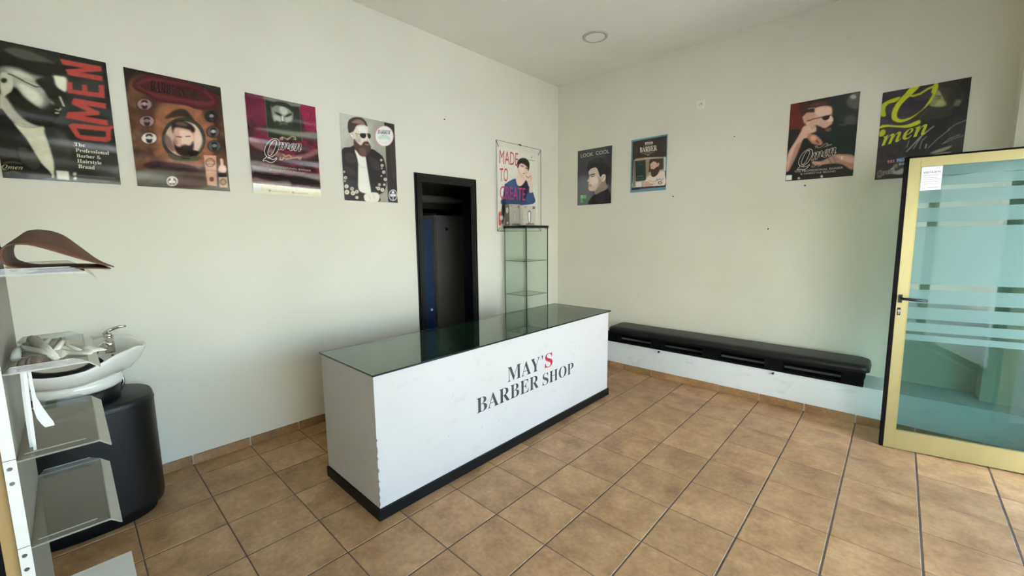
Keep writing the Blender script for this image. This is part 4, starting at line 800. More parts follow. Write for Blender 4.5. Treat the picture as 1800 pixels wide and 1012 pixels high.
147,275,74,268,57,279,1,296,-2,302,34,283,100,256,149,217,189,171,228,116,241,77,221,63,189,66,140,88,87,129,31]],["L","a9b01f",0.6,1,15.6,[130,44,174,62,209,55,249,29,275,19]],
["S","b3ba20",0.7,1,[0,249,33,242,104,260,161,263,220,242,223,271,162,287,99,273,40,260,2,266]],["S","a9b01f",0.7,1,[2,291,21,274,37,289,34,318,14,328,3,321]],["T","a9b01f","I",
"men",[22,401,271,348,20,329]],["L","9a9a92",1.4,0.9,9.1,[169,462,189,436,239,363,301,301]],["L","9a9a92",1.3,0.9,5.1,[167,433,177,385]],["L","9a9a92",1.3,0.9,6.3,[205,447,229,393,
250,348]],["L","9a9a92",1.3,0.9,5.6,[239,452,247,396,269,368]],["L","9a9a92",1.3,0.9,8.5,[269,452,273,425]],["L","9a9a92",1.3,0.9,5.6,[286,451,329,394,383,340]],["L","9a9a92",1.2,
0.9,4.8,[355,438,387,404,440,382]],["L","9a9a92",1.2,0.9,4.8,[377,339,414,307,464,287]],["L","9a9a92",1.2,0.9,4.1,[366,432,409,408,457,393]],["S","8b8a7c",2.5,1,[295,497,328,474,
379,458,406,454,391,475,358,490]],["S","a08a7c",2.4,0.9,[313,502,392,495,404,505,336,511]],["P","7d7d5c",2,0.9,[101,549,127,544,129,578,106,575]],["S","b0b0a5",2,0.9,[84,589,106,
566,117,602,160,582,163,624,131,629,99,617]],["P","3a6b9a",0.7,1,[116,507,174,500,177,539,119,536]],["T","d88fa0","S","THE",[65,537,108,533,64,517]],["T","a9c4e0","S","PROF",[120,
534,176,532,118,512]],["T","e0e0d8","S","HAIR",[133,561,178,557,132,544]],["O","c9c9c2","2c2a2d","I","Qmen",[13,633,108,613,10,589]]]]]

# ================================================================ the setting
FX = 4.20            # inner face of the street front
BACK = -6.35
# floor: screed with one object per stoneware tile
floor = struct(obj('floor', bx(-.02, FX+.3, BACK, LEDGE_Y+.02, -.12, -.003), M['grout']))
def tile_mesh(w, d, t=.008):
    bm = bx(0, w, 0, d, -t, 0)
    bmesh.ops.bevel(bm, geom=[e for e in bm.edges if e.verts[0].co.z > -.001 and e.verts[1].co.z > -.001], offset=.002, segments=1, affect='EDGES')
    me = bpy.data.meshes.new('tile'); bm.to_mesh(me); bm.free(); me.materials.append(M['tile']); return me
full = tile_mesh(TILE-.008, TILE-.005)
xl = [0.0]+[1.5026+k*TILE for k in range(-4, 9)]+[FX+.28]
yl = [-2.3403+k*TILE for k in range(-12, 6)]+[LEDGE_Y]
for xa, xb in zip(xl, xl[1:]):
    for ya, yb in zip(yl, yl[1:]):
        if xb-xa < .03 or yb-ya < .03: continue
        whole = abs(xb-xa-TILE) < .002 and abs(yb-ya-TILE) < .002
        me = full if whole else tile_mesh(xb-xa-.008, yb-ya-.005)
        t = bpy.data.objects.new('tile', me); COL.objects.link(t); t.parent = floor
        t.location = (xa+.004, ya+.0025, -.0005+RND.uniform(-.0006, .0004))
        t.rotation_euler = (RND.uniform(-.0012, .0012), RND.uniform(-.0012, .0012), 0)

struct(obj('ceiling', bx(-.25, FX+.25, BACK-.2, .25, CEIL, CEIL+.2), M['ceiling']))
DY0, DY1, DH = -2.115, -1.515, 1.975
struct(obj('wall_left', bx((-.12, 0, BACK, DY0-.02, 0, CEIL), (-.12, 0, DY1+.02, .25, 0, CEIL), (-.12, 0, DY0-.02, DY1+.02, DH+.02, CEIL)), M['wall']))
struct(obj('wall_right', bx(-.12, FX+.2, 0, .25, LEDGE_Z-.05, CEIL), M['wall']))
QA, QB, QS, QH = 3.2, 3.9, 1.2, 2.0
struct(obj('wall_back', bx((-.12, QA, BACK-.2, BACK, 0, CEIL), (QB, FX+.2, BACK-.2, BACK, 0, CEIL), (QA, QB, BACK-.2, BACK, 0, QS), (QA, QB, BACK-.2, BACK, QH, CEIL)), M['wall']))
w2 = struct(obj('added_window_2', bx((QA, QB, BACK-.12, BACK-.06, QS, QS+.05), (QA, QB, BACK-.12, BACK-.06, QH-.05, QH), (QA, QA+.05, BACK-.12, BACK-.06, QS+.05, QH-.05), (QB-.05, QB, BACK-.12, BACK-.06, QS+.05, QH-.05)), M['gold']))  # added rear window out of view, lets in extra daylight
obj('pane', bx(QA+.05, QB-.05, BACK-.095, BACK-.087, QS+.05, QH-.05), M['shop_glass'], w2)
struct(obj('wall_pier', bx(3.787, FX+.2, -.195, .02, LEDGE_Z, CEIL), M['wall']))
# low masonry ledge running under the bench
ledge = struct(obj('trim_1', bx(0, FX+.2, LEDGE_Y, .02, 0, LEDGE_Z), M['wall_low'], bevel=.004))
# street front: lintel, sill and jambs, door opening y -1.56..-.57
DA, DB, WA, WB, HEAD, SILL = -1.52, -.545, -4.8, -1.60, 2.05, .30
struct(obj('wall_front', bx((FX, FX+.22, BACK, .02, HEAD, CEIL), (FX, FX+.22, BACK, WA, 0, HEAD), (FX, FX+.22, WA, WB, 0, SILL),
    (FX, FX+.22, DB, .02, 0, HEAD), (FX, FX+.22, WB, DA, 0, HEAD)), M['wall']))
struct(obj('ground', bx((FX+.22, 40, -30, 30, -.16, -.02), (-30, FX+.22, -30, BACK-.2, -.16, -.02)), M['concrete']))
w1 = struct(obj('window_1', bx((FX+.05, FX+.11, WA, WB, SILL, SILL+.06), (FX+.05, FX+.11, WA, WB, HEAD-.06, HEAD), (FX+.05, FX+.11, WA, WA+.06, SILL, HEAD),
    (FX+.05, FX+.11, WB-.06, WB, SILL, HEAD), (FX+.05, FX+.11, -3.00, -2.94, SILL, HEAD)), M['gold']))
for a, b in ((WA+.06, -3.00), (-2.94, WB-.06)):
    obj('pane', bx(FX+.075, FX+.083, a, b, SILL+.06, HEAD-.06), M['shop_glass'], w1)
struct(obj('bounce_building', bx(7.2, 20, -26, -6.3, -.02, 12), M['bounce_facade']))  # added unseen building, placed to bounce sunlight onto the right wall
# door frame round the opening
struct(obj('trim_2', bx((FX+.02, FX+.10, DB-.05, DB, -.02, HEAD), (FX+.02, FX+.10, DA, DA+.05, -.02, HEAD), (FX+.02, FX+.10, DA+.05, DB-.05, HEAD-.05, HEAD)), M['gold']))

# skirting tiles: along the ledge and along the left wall
br = struct(obj('baseboard_right', bx(0, FX, LEDGE_Y-.004, LEDGE_Y, 0, .062), M['pale_grout']))
for xa, xb in zip(xl[:-1], xl[1:-1]+[FX]):
    if xb-xa > .03: obj('skirting_tile', bx(xa+.005, xb-.005, LEDGE_Y-.012, LEDGE_Y-.002, 0.0005, .066+RND.uniform(-.001, .001)), M['skirt'], br, bevel=.0015)
bl = struct(obj('baseboard_left', bx((0, .004, BACK, DY0-.09, 0, .058), (0, .004, DY1+.09, LEDGE_Y, 0, .058)), M['pale_grout']))
yy = [-2.3403+k*TILE for k in range(-12, 7)]
for ya, yb in zip(yy, yy[1:]):
    for a, b in ((ya, min(yb, DY0-.09)), (max(ya, DY1+.09), min(yb, LEDGE_Y))):
        if b-a > .03: obj('skirting_tile', bx(.002, .012, a+.005, b-.004, .0005, .064+RND.uniform(-.001, .001)), M['skirt'], bl, bevel=.0015)

# black cased doorway to the storeroom
d1 = struct(obj('door_1', bx((-.13, .004, DY0-.02, DY0, 0, DH), (-.13, .004, DY1, DY1+.02, 0, DH), (-.13, .004, DY0-.02, DY1+.02, DH, DH+.02)), M['casing']))
for k, (a, b, t) in enumerate(((0, .078, .012), (.012, .066, .018), (.03, .05, .024), (.056, .066, .027))):
    obj('moulding', bx((.002, t, DY0-b, DY0-a, 0.001, DH+b), (.002, t, DY1+a, DY1+b, 0.001, DH+b), (.002, t, DY0-a, DY1+a, DH+a, DH+b)), M['casing'], d1, bevel=.0015)
# storeroom
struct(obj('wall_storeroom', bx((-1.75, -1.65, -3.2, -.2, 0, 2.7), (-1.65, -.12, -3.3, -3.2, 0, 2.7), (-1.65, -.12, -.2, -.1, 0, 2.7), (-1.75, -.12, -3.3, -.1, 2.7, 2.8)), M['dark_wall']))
struct(obj('floor_storeroom', bx(-1.75, -.02, -3.3, -.1, -.12, -.001), M['skirt']))

# ================================================================ reception counter
c = tag(empty('reception_counter', (1.09, -2.28, 0)), 'long white reception counter with black plinth and shop name on its front', 'counter')
X0, X1, Y0, Y1, CT = .795-1.09, 1.415-1.09, -3.44+2.28, -1.135+2.28, .778
def panel_bm(x0, x1, y0, y1, z0, z1, chips):
    return bx(x0, x1, y0, y1, z0, z1)
obj('front_panel', bx(X1-.016, X1, Y0, Y1, .0, CT), M['counter'], c, bevel=.0015)
obj('side_panel', bx(X0, X1-.016, Y0, Y0+.016, .0, CT), M['counter'], c, bevel=.001)
obj('side_panel', bx(X0, X1-.016, Y1-.016, Y1, .0, CT), M['counter'], c, bevel=.001)
obj('worktop_board', bx(X0+.004, X1-.016, Y0+.016, Y1-.016, CT-.03, CT-.002), M['dark_board'], c)
obj('back_panel', bx(X0, X0+.016, Y0+.016, Y1-.016, 0, CT-.03), M['counter'], c)
pl_ = obj('plinth', bx((X1, X1+.012, Y0-.012, Y1+.012, 0.0005, .062), (X0, X1, Y0-.012, Y0, 0.0005, .062), (X0, X1, Y1, Y1+.012, 0.0005, .062)), M['plinth'], c, bevel=.003)
# knocked corner: bits of bare board showing along the near vertical edge
bm = bmesh.new()
for z, h in ((.075, .03), (.115, .022), (.15, .04), (.205, .018), (.26, .03), (.33, .02), (.36, .05), (.43, .02)):
    w = RND.uniform(.004, .009)
    vs_ = [bm.verts.new(p) for p in ((X1+.0006, Y0-.0004, z), (X1+.0006, Y0+w, z+h*.2), (X1+.0006, Y0+w*.7, z+h*.7), (X1+.0006, Y0-.0004, z+h), (X1-.001-w*.8, Y0-.0008, z+h*.5))]
    bm.faces.new(vs_[:4]); bm.faces.new((vs_[0], vs_[3], vs_[4]))
obj('chipped_edge', bm, M['chip'], c)['kind'] = 'stuff'
# scuffs on the front
bm = bmesh.new()
for y, z, a, L, w in ((-2.95, .50, 1.2, .05, .002), (-2.98, .28, 1.35, .016, .004), (-2.62, .40, 1.5, .03, .003), (-2.72, .24, .8, .03, .003), (-2.56, .23, 1.1, .028, .003), (-2.50, .30, .6, .02, .003),
                      (-2.10, .30, 1.4, .03, .002), (-1.95, .26, .9, .02, .003), (-1.60, .55, 1.3, .03, .002), (-1.45, .62, 1.0, .02, .004), (-1.38, .30, 1.3, .035, .003), (-1.30, .45, 1.5, .02, .004), (-3.2, .42, .5, .02, .002), (-2.74, .33, 1.5, .03, .0015)):
    y += 2.28; dy, dz = math.cos(a)*L, math.sin(a)*L; px_, pz = -math.sin(a)*w, math.cos(a)*w
    vs_ = [bm.verts.new((X1+.0005, y+i, z+j)) for i, j in ((0, 0), (dy*.5+px_, dz*.5+pz), (dy, dz), (dy*.5-px_, dz*.5-pz))]
    bm.faces.new(vs_)
obj('scuff_marks', bm, mat('scuff_grey', 'a3a29e', .7), c)['kind'] = 'stuff'
ink = mat('vinyl_letter_grey', '3a3a3d', .5); red = mat('vinyl_letter_red', 'b3202c', .5)
YC = 2.28
letters(c, 'MAY', 'S', X1+.0003, -2.466+YC, -2.118+YC, .480, .585, ink, -.006)
letters(c, 'S', 'S', X1+.0003, -2.056+YC, -1.965+YC, .478, .586, red, -.002, name='red_letter')['label'] = 'red vinyl letter S'
bm = bmesh.new(); vs_ = [bm.verts.new((X1+.0015, -2.098+YC+a, .585+b)) for a, b in ((0, 0), (.018, 0), (.016, -.018), (.004, -.034), (.002, -.032), (.007, -.018), (0, -.014))]; bm.faces.new(vs_)
obj('lettering', bm, ink, c)
letters(c, 'BARBER', 'S', X1+.0003, -2.752+YC, -2.131+YC, .352, .452, ink, -.006)
letters(c, 'SHOP', 'S', X1+.0003, -2.085+YC, -1.682+YC, .348, .440, ink, -.006)

g = tag(empty('glass_countertop', (1.09, -2.28, CT)), 'green tinted glass sheet lying on the reception counter', 'glass top')
GT = obj('glass_sheet', bx(X0-.012, X1+.012, Y0-.008, Y1+.03, .0005, .0105), M['top_glass'], g, mats=[M['top_glass'], M['glass_edge']])
for p in GT.data.polygons:
    if abs(p.normal.z) < .5: p.material_index = 1

# ================================================================ glass showcase
s = tag(empty('display_showcase', (.215, -.878, 0)), 'tall narrow glass showcase with black top standing behind the counter', 'showcase')
hx, hy, ST = .158, .186, 1.552
obj('top_board', bx(-hx-.008, hx+.008, -hy-.008, hy+.008, ST, ST+.026), M['black'], s, bevel=.002)
obj('base_board', bx(-hx-.005, hx+.005, -hy-.005, hy+.005, 0.001, .05), M['black'], s, bevel=.002)
for a in ((-hx, hx, -hy, -hy+.004), (-hx, hx, hy-.004, hy), (-hx, -hx+.004, -hy+.004, hy-.004), (hx-.004, hx, -hy+.004, hy-.004)):
    obj('glass_side', bx(*a, .05, ST), M['case_glass'], s)
for sx in (-1, 1):
    for sy in (-1, 1):
        obj('corner_profile', bx(sx*hx-.004, sx*hx+.004, sy*hy-.004, sy*hy+.004, .05, ST), M['case_edge'], s)
for z in (.432, .812, 1.188):
    sh = obj('glass_shelf', bx(-hx+.006, hx-.006, -hy+.006, hy-.006, z, z+.005), M['case_glass'], s, mats=[M['case_glass'], M['glass_edge']])
    for p in sh.data.polygons:
        if abs(p.normal.z) < .5: p.material_index = 1
obj('hinge', tb([(hx-.012, hy-.01, ST-.012), (hx-.012, hy-.01, ST-.001)], .01), M['steel'], s)

def clipper_box(x, y, rz, w, d, h, label, kind):
    t = tag(empty('clipper_box', (x, y, ST+.026), rz), label, 'box', 'hair clipper boxes on the showcase')
    obj('carton', bx(-w/2, w/2, -d/2, d/2, .0005, h), M['box_card'], t, bevel=.0015)
    f = -d/2-.0006
    bm = bmesh.new()
    prof = [(0, .45), (.006, .44), (.009, .36), (.008, .12), (.004, .02), (0, 0)] if kind else [(0, .40), (.004, .39), (.005, .2), (.0035, .08), (.002, 0), (0, 0)]
    L = h*.62; z0 = h*.12; s_ = 2.0 if kind else 1.2
    pts = [(a*s_, b/.45*L) for a, b in prof]
    ring = [(a, f, z0+b) for a, b in pts]+[(-a, f, z0+b) for a, b in pts[::-1][1:-1]]
    bm.faces.new([bm.verts.new(p) for p in ring])
    ob = obj('picture_of_clipper', bm, M['box_black'], t)
    bm = bmesh.new(); ring = [(a*.62, f-.0004, z0+L*.06+(c_-z0)*.86+.0*a) for a, _, c_ in ring]
    bm.faces.new([bm.verts.new(p) for p in ring]); obj('picture_highlight', bm, M['white_plastic'], t)
    for q in ((w/2-.034, w/2-.008, h-.04, h-.014), (-w/2+.012, -w/2+.04, h-.022, h-.014), (-w/2+.01, -w/2+.018, h*.3, h*.33), (-w/2+.03, w/2-.02, .012, .026)):
        obj('print_block', bx(q[0], q[1], f, f+.0003, q[2], q[3]), M['rose'] if kind else M['box_dark'], t)
    if not kind:
        sx = -w/2-.0006
        obj('side_print', bx(sx, sx+.0003, -d/2+.004, d/2-.004, .004, h-.004), M['box_dark'], t)
        bm = bmesh.new(); n = 20
        bm.faces.new([bm.verts.new((sx-.0004, .0+.026*math.cos(2*PI*k/n), h*.72+.034*math.sin(2*PI*k/n))) for k in range(n)])
        obj('side_picture', bm, M['white_plastic'], t)
        obj('side_label', bx(sx-.0005, sx, -.02, .012, .02, .045), M['white_plastic'], t)
clipper_box(.108, -.985, math.radians(76), .142, .092, .236, 'silver hair clipper box at left on showcase, grey picture side showing', 0)
clipper_box(.243, -.857, math.radians(42), .140, .080, .222, 'silver hair clipper box at right on showcase, shown front on', 1)

# ================================================================ wall bench of black pallets
b = tag(empty('pallet_bench', (2.09, -.22, LEDGE_Z)), 'long low bench of black stained pallets with black padded seat along the wall', 'bench')
BX0, BX1, BY0, BY1 = .985-2.09, 3.178-2.09, -.168, .18
obj('deck_board', bx(BX0, BX1, BY0, BY0+.10, .094, .112), M['pallet'], b, bevel=.002)
obj('deck_board', bx(BX0, BX1, BY0+.12, BY0+.22, .094, .112), M['pallet'], b, bevel=.002)
obj('deck_board', bx(BX0, BX1, BY0+.24, BY0+.34, .094, .112), M['pallet'], b, bevel=.002)
for i, (xa, xb) in enumerate(((.987, 1.105), (1.486, 1.60), (1.996, 2.142), (2.516, 2.650), (3.043, 3.178))):
    for ya in (BY0, BY0+.24):
        obj('spacer_block', bx(xa-2.09, xb-2.09, ya+.002, ya+.098, .0195, .0785), M['pallet'], b, bevel=.002)
    obj('cross_board', bx(xa-2.09, xb-2.09, BY0, BY1-.008, .079, .0935), M['pallet'], b, bevel=.002)
for ya in (BY0, BY0+.24):
    obj('bottom_board', bx(BX0, BX1, ya, ya+.10, .0005, .019), M['pallet'], b, bevel=.002)
for x in (1.578, 2.587):
    obj('bolt_head', tb([(x-2.09, LEDGE_Y+.22, -.02), (x-2.09, LEDGE_Y+.22-.018, -.02)], .009, 10), M['black_metal'], b)
# cushion, rounded at its ends
def rrect(x0, x1, y0, y1, r, z, n=8):
    out = []
    for cx, cy, a in ((x1-r, y1-r, 0), (x0+r, y1-r, 90), (x0+r, y0+r, 180), (x1-r, y0+r, 270)):
        for k in range(n+1):
            t = math.radians(a+90*k/n); out.append((cx+r*math.cos(t), cy+r*math.sin(t), z))
    return out
CX0, CX1, CY0, CY1 = .985-2.09, 3.205-2.09, -.180, .165
rings = []
for ins, z in ((.012, .1125), (.002, .118), (0, .130), (.003, .148), (.012, .160), (.032, .168), (.06, .171)):
    rings.append(rrect(CX0+ins, CX1-ins, CY0+ins, CY1-ins, .055, z))
obj('seat_pad', loft(rings), M['leather'], b, smooth=True)
rings = [rrect(CX0-q, CX1+q, CY0-q, CY1+q, .055+q, z) for q, z in ((0, .1135), (.003, .1155), (.003, .1185), (0, .1205))]
obj('piping', loft(rings), M['black'], b, smooth=True)

# ================================================================ hair-wash unit
w = tag(empty('hair_wash_unit', (.28, -4.47, 0)), 'black salon wash unit with white ceramic basin and chrome tap by the left wall', 'wash basin')
def oval(a, bb, z, e=2.6, n=48, cx=0, cy=0, f=None):
    out = []
    for k in range(n):
        t = 2*PI*k/n; c_, s_ = math.cos(t), math.sin(t)
        out.append((cx+a*abs(c_)**(2/e)*(1 if c_ >= 0 else -1), cy+bb*abs(s_)**(2/e)*(1 if s_ >= 0 else -1), z+(f(c_, s_) if f else 0)))
    return out
A_, B_ = .225, .30
rings = [oval(A_-.035, B_-.035, .0005), oval(A_-.032, B_-.032, .035), oval(A_-.004, B_-.004, .05), oval(A_, B_, .08), oval(A_, B_, .60), oval(A_, B_, .628), oval(A_-.004, B_-.004, .645), oval(A_-.016, B_-.016, .652), oval(.02, .02, .655)]
obj('body', loft(rings), M['leather'], w, smooth=True)
rings = [oval(A_+.001, B_+.001, .612), oval(A_+.003, B_+.003, .615), oval(A_+.001, B_+.001, .618)]
obj('seam', loft(rings, False, False), M['black'], w, smooth=True)
rings = [oval(.15, .17, .645, 2, cx=.02, cy=.0), oval(.155, .175, .72, 2, cx=.02, cy=.0), oval(.12, .14, .735, 2, cx=.02, cy=.0)]
obj('collar', loft(rings), M['leather'], w, smooth=True)
rings = [oval(.15, .16, .722, 2, cx=.02, cy=.01), oval(.165, .175, .735, 2, cx=.02, cy=.01), oval(.17, .18, .765, 2, cx=.02, cy=.01), oval(.15, .16, .785, 2, cx=.02, cy=.01)]
obj('basin_foot', loft(rings), M['ceramic'], w, smooth=True)
# basin shell: high lobe towards +y, low neck notch towards the room
def rim(c_, s_):
    sm = lambda t: max(0.0, min(1.0, t))**2*(3-2*max(0.0, min(1.0, t)))
    lobe = .034*sm((s_-.05)/.55)-.022*sm((s_-.8)/.2)+max(0, -s_)**2*.03+.012*sm(-c_)
    return lobe-.046*max(0, math.cos(math.atan2(s_+.25, c_)))**2.5
prof = [(.30, .768, 0), (.55, .775, .15), (.78, .80, .45), (.93, .84, .8), (1.0, .875, 1), (1.03, .895, 1), (1.02, .902, 1), (.97, .900, 1), (.93, .885, 1), (.85, .84, .7), (.65, .80, .3), (.3, .79, 0), (.05, .788, 0)]
rings = []
for q, z, k_ in prof:
    rings.append(oval(.235*q, (.27*q), z, 2.1, 56, .035, .015, (lambda c_, s_, k_=k_: rim(c_, s_)*k_)))
obj('basin', loft(rings, True, True), M['ceramic'], w, smooth=True)
# black roll lying in the notch
bm = bmesh.new()
pts = []
for k in range(13):
    t = math.radians(-62+86*k/12)
    c_, s_ = math.cos(t), math.sin(t)
    pts.append((.035+.205*c_, .015+.238*s_, .893+rim(c_, s_)))
tube(bm, pts, .024, 10)
obj('notch_roll', bm, M['black'], w, smooth=True)
obj('drain_grid', loft([oval(.03, .03, .7885, 2, 24, .035, .015), oval(.026, .026, .792, 2, 24, .035, .015)]), M['chrome'], w)
tp = obj('tap', tb([(-.055, .155, .87), (-.055, .155, .955)], .0205, 20), M['chrome'], w, smooth=True)
bm = bmesh.new(); tube(bm, [(-.055, .155, .958), (-.055, .155, .975)], .022, 20, .016); obj('tap_cartridge', bm, M['chrome'], tp, smooth=True)
bm = bmesh.new(); tube(bm, [(-.06, .140, .970), (-.055, .160, .990), (-.045, .195, 1.004), (-.038, .228, 1.006)], .012, 12, .0055); obj('tap_lever', bm, M['chrome'], tp, smooth=True)
bm = bmesh.new(); tube(bm, [(-.055, .155, .925), (-.02, .13, .93), (.02, .10, .90), (.03, .09, .88)], .011, 12); obj('tap_spout', bm, M['chrome'], tp, smooth=True)
for dx in (0, .022):
    obj('hose', tb([(-.03+dx, .165, .655), (-.035+dx, .19, .71), (-.04+dx, .185, .76), (-.05+dx*.3, .16, .86)], .006, 8), M['steel'], w, smooth=True)

# ================================================================ acrylic display stand
st = tag(empty('display_stand', (1.595, -4.5655, 0)), 'white panel display stand with clear acrylic shelf trays at far left', 'shelving stand')
OX, OY = 1.595, -4.5655
obj('back_panel', bx(-.225, .223, -.0105, .0095, 0.001, 1.75), M['shade_grey'], st)  # white board, the shade on this face is put into its colour
obj('edge_strip', bx(.2232, .2262, -.0105, .0100, 0.001, 1.75), M['white_board'], st)
obj('wooden_backing', bx(-.225, .216, -.034, -.0108, 0.001, 1.75), M['raw_wood'], st)
obj('black_backing', bx(-.225, .19, -.085, -.0345, 0.001, 1.75), M['black'], st)
FY = .0105
def tray(z, yo=.149, name='shelf_tray'):
    bm = bmesh.new()
    box(bm, -.225, .225, FY, yo, z-.003, z)
    me_edges = []
    for x in (-.225, .2225):
        v = [bm.verts.new(p) for p in ((x, FY, z), (x, yo, z), (x, yo-.024, z+.013), (x, FY+.012, z+.013), (x+.0025, FY, z), (x+.0025, yo, z), (x+.0025, yo-.024, z+.013), (x+.0025, FY+.012, z+.013))]
        for f in ((0, 1, 2, 3), (7, 6, 5, 4), (0, 4, 5, 1), (1, 5, 6, 2), (2, 6, 7, 3), (3, 7, 4, 0)): bm.faces.new([v[i] for i in f])
    o = obj(name, bm, M['acrylic'], st)
    for a in ((-.2252, .2252, yo-.0015, yo+.0008, z-.0035, z+.0006), (.2235, .2256, FY, yo, z-.0035, z+.0006), (-.2256, -.2235, FY, yo, z-.0035, z+.0006), (.2235, .2256, FY+.012, yo-.024, z+.0122, z+.014), (-.2256, -.2235, FY+.012, yo-.024, z+.0122, z+.014)):
        obj('polished_edge', bx(*a), M['acrylic_edge'], o)
    bm = bmesh.new()
    v = [bm.verts.new(p) for p in ((-.225, yo, z), (.225, yo, z), (.225, yo+.021, z-.020), (-.225, yo+.021, z-.020), (-.225, yo-.001, z-.003), (.225, yo-.001, z-.003), (.225, yo+.019, z-.0215), (-.225, yo+.019, z-.0215))]
    for f in ((0, 1, 2, 3), (7, 6, 5, 4), (0, 4, 5, 1), (1, 5, 6, 2), (2, 6, 7, 3), (3, 7, 4, 0)): bm.faces.new([v[i] for i in f])
    obj('label_lip', bm, M['tag_strip'], o)
    return o
for z in (1.395, 1.169, .959, .739): tray(z, .149 if z < 1.39 else .165)
obj('base_shelf', bx(-.224, .224, FY, .192, .352, .370), M['white_board'], st, bevel=.001)
for z in (1.17, .955, .735):
    for dz in (-.022, -.058):
        obj('screw', tb([(.2258, -.0015, z+dz+.012), (.2272, -.0015, z+dz+.012)], .0045, 12), M['steel'], st)
    obj('panel_joint', bx(.2258, .2266, -.0105, .0100, z+.010, z+.0112), M['black'], st)

# brown hide folded into a drop-shaped loop on the top tray
fr = [(-4.346,1.402),(-4.373,1.412),(-4.407,1.427),(-4.434,1.440),(-4.465,1.455),(-4.491,1.464),(-4.517,1.462),(-4.528,1.450),(-4.529,1.427),(-4.518,1.413),(-4.484,1.405),(-4.448,1.4035),(-4.39,1.401),(-4.352,1.3975)]
rr = [(-4.352,1.402),(-4.370,1.418),(-4.399,1.453),(-4.430,1.487),(-4.460,1.500),(-4.490,1.500),(-4.510,1.485),(-4.522,1.463),(-4.527,1.440),(-4.520,1.418),(-4.488,1.405),(-4.450,1.4035),(-4.40,1.401),(-4.358,1.3975)]
def dense(P):
    P = [Vector(p) for p in P]; out = []
    for i in range(len(P)-1):
        a, b_, c_, d = P[max(i-1, 0)], P[i], P[i+1], P[min(i+2, len(P)-1)]
        for t in (0, .25, .5, .75): out.append(.5*((2*b_)+(-a+c_)*t+(2*a-5*b_+4*c_-d)*t*t+(-a+3*b_-3*c_+d)*t**3))
    out.append(P[-1]); return out
hd = tag(empty('leather_hide', (1.65, -4.44, 1.395)), 'brown leather strap folded into a loop on the top acrylic shelf', 'leather strap')
fa, ra = dense(fr), dense(rr)
bm = bmesh.new(); grid = []
for side in (0, 1):
    rows = []
    for k in range(7):
        u = k/6; row = []
        P = [f_.lerp(r_, u**.8) for f_, r_ in zip(fa, ra)]
        for i, p in enumerate(P):
            tn = (P[min(i+1, len(P)-1)]-P[max(i-1, 0)]).normalized(); nn = Vector((tn.y, -tn.x))
            q = p+nn*(.0016 if side else -.0016)
            row.append(bm.verts.new((1.80-u*.30-1.65, q[0]+4.44, max(q[1], 1.3965)-1.395)))
        rows.append(row)
    grid.append(rows)
for side in (0, 1):
    for A, B in zip(grid[side], grid[side][1:]):
        for i in range(len(A)-1): bm.faces.new((A[i], A[i+1], B[i+1], B[i])).material_index = side
for i in range(len(fa)-1):
    for k in (0, -1): bm.faces.new((grid[0][k][i], grid[1][k][i], grid[1][k][i+1], grid[0][k][i+1])).material_index = 2
for k in range(6):
    for i in (0, -1): bm.faces.new((grid[0][k][i], grid[1][k][i], grid[1][k+1][i], grid[0][k+1][i])).material_index = 2
obj('looped_band', bm, M['hide'], hd, smooth=True, mats=[M['hide'], M['hide_in'], M['hide_edge']])
obj('loose_end', loft([[(.148, -.115, .055), (.148, -.112, .058), (-.15, -.112, .070), (-.15, -.115, .067)], [(.148, -.104, .0385), (.148, -.101, .040), (-.15, -.1, .05), (-.15, -.103, .05)]]), M['hide_in'], hd)

# crumpled cloths in the second tray
def crumple(name, label, x, y, z, sx, sy, h, seed, material, rz=0.0):
    rg = np.random.RandomState(seed); n1, n2 = 46, 22
    ph = rg.rand(8)*6.28; dr = rg.rand(8)*PI; fq = 5+rg.rand(8)*9
    bm = bmesh.new(); V = []
    for i in range(n1):
        row = []
        for j in range(n2):
            u = i/(n1-1)*2-1; v = j/(n2-1)*2-1
            a = 0
            for k in range(8):
                t = (u*math.cos(dr[k])*sx*8+v*math.sin(dr[k])*sy*8)*fq[k]*.35+ph[k]
                a += (1-abs(math.sin(t)))**1.5/8
            edge = max(0, 1-max(abs(u), abs(v))**6)
            r_ = 1-.22*math.sin(3*math.atan2(v, u)+ph[0])-.14*math.sin(7*math.atan2(v, u)+ph[1])
            row.append(bm.verts.new((u*sx/2*r_, v*sy/2*r_, .0015+h*(a*1.4+.15)*edge)))
        V.append(row)
    for i in range(n1-1):
        for j in range(n2-1): bm.faces.new((V[i][j], V[i+1][j], V[i+1][j+1], V[i][j+1]))
    o = obj(name, bm, material, None, (x, y, z), rz, smooth=True)
    sm = o.modifiers.new('thickness', 'SOLIDIFY'); sm.thickness = .0015; sm.offset = 1
    return o
ca = tag(crumple('cleaning_cloth', '', 1.645, -4.472, 1.1695, .19, .080, .026, 3, M['cloth'], .5), 'crumpled cream cloth lying on the second acrylic shelf', 'cloth')
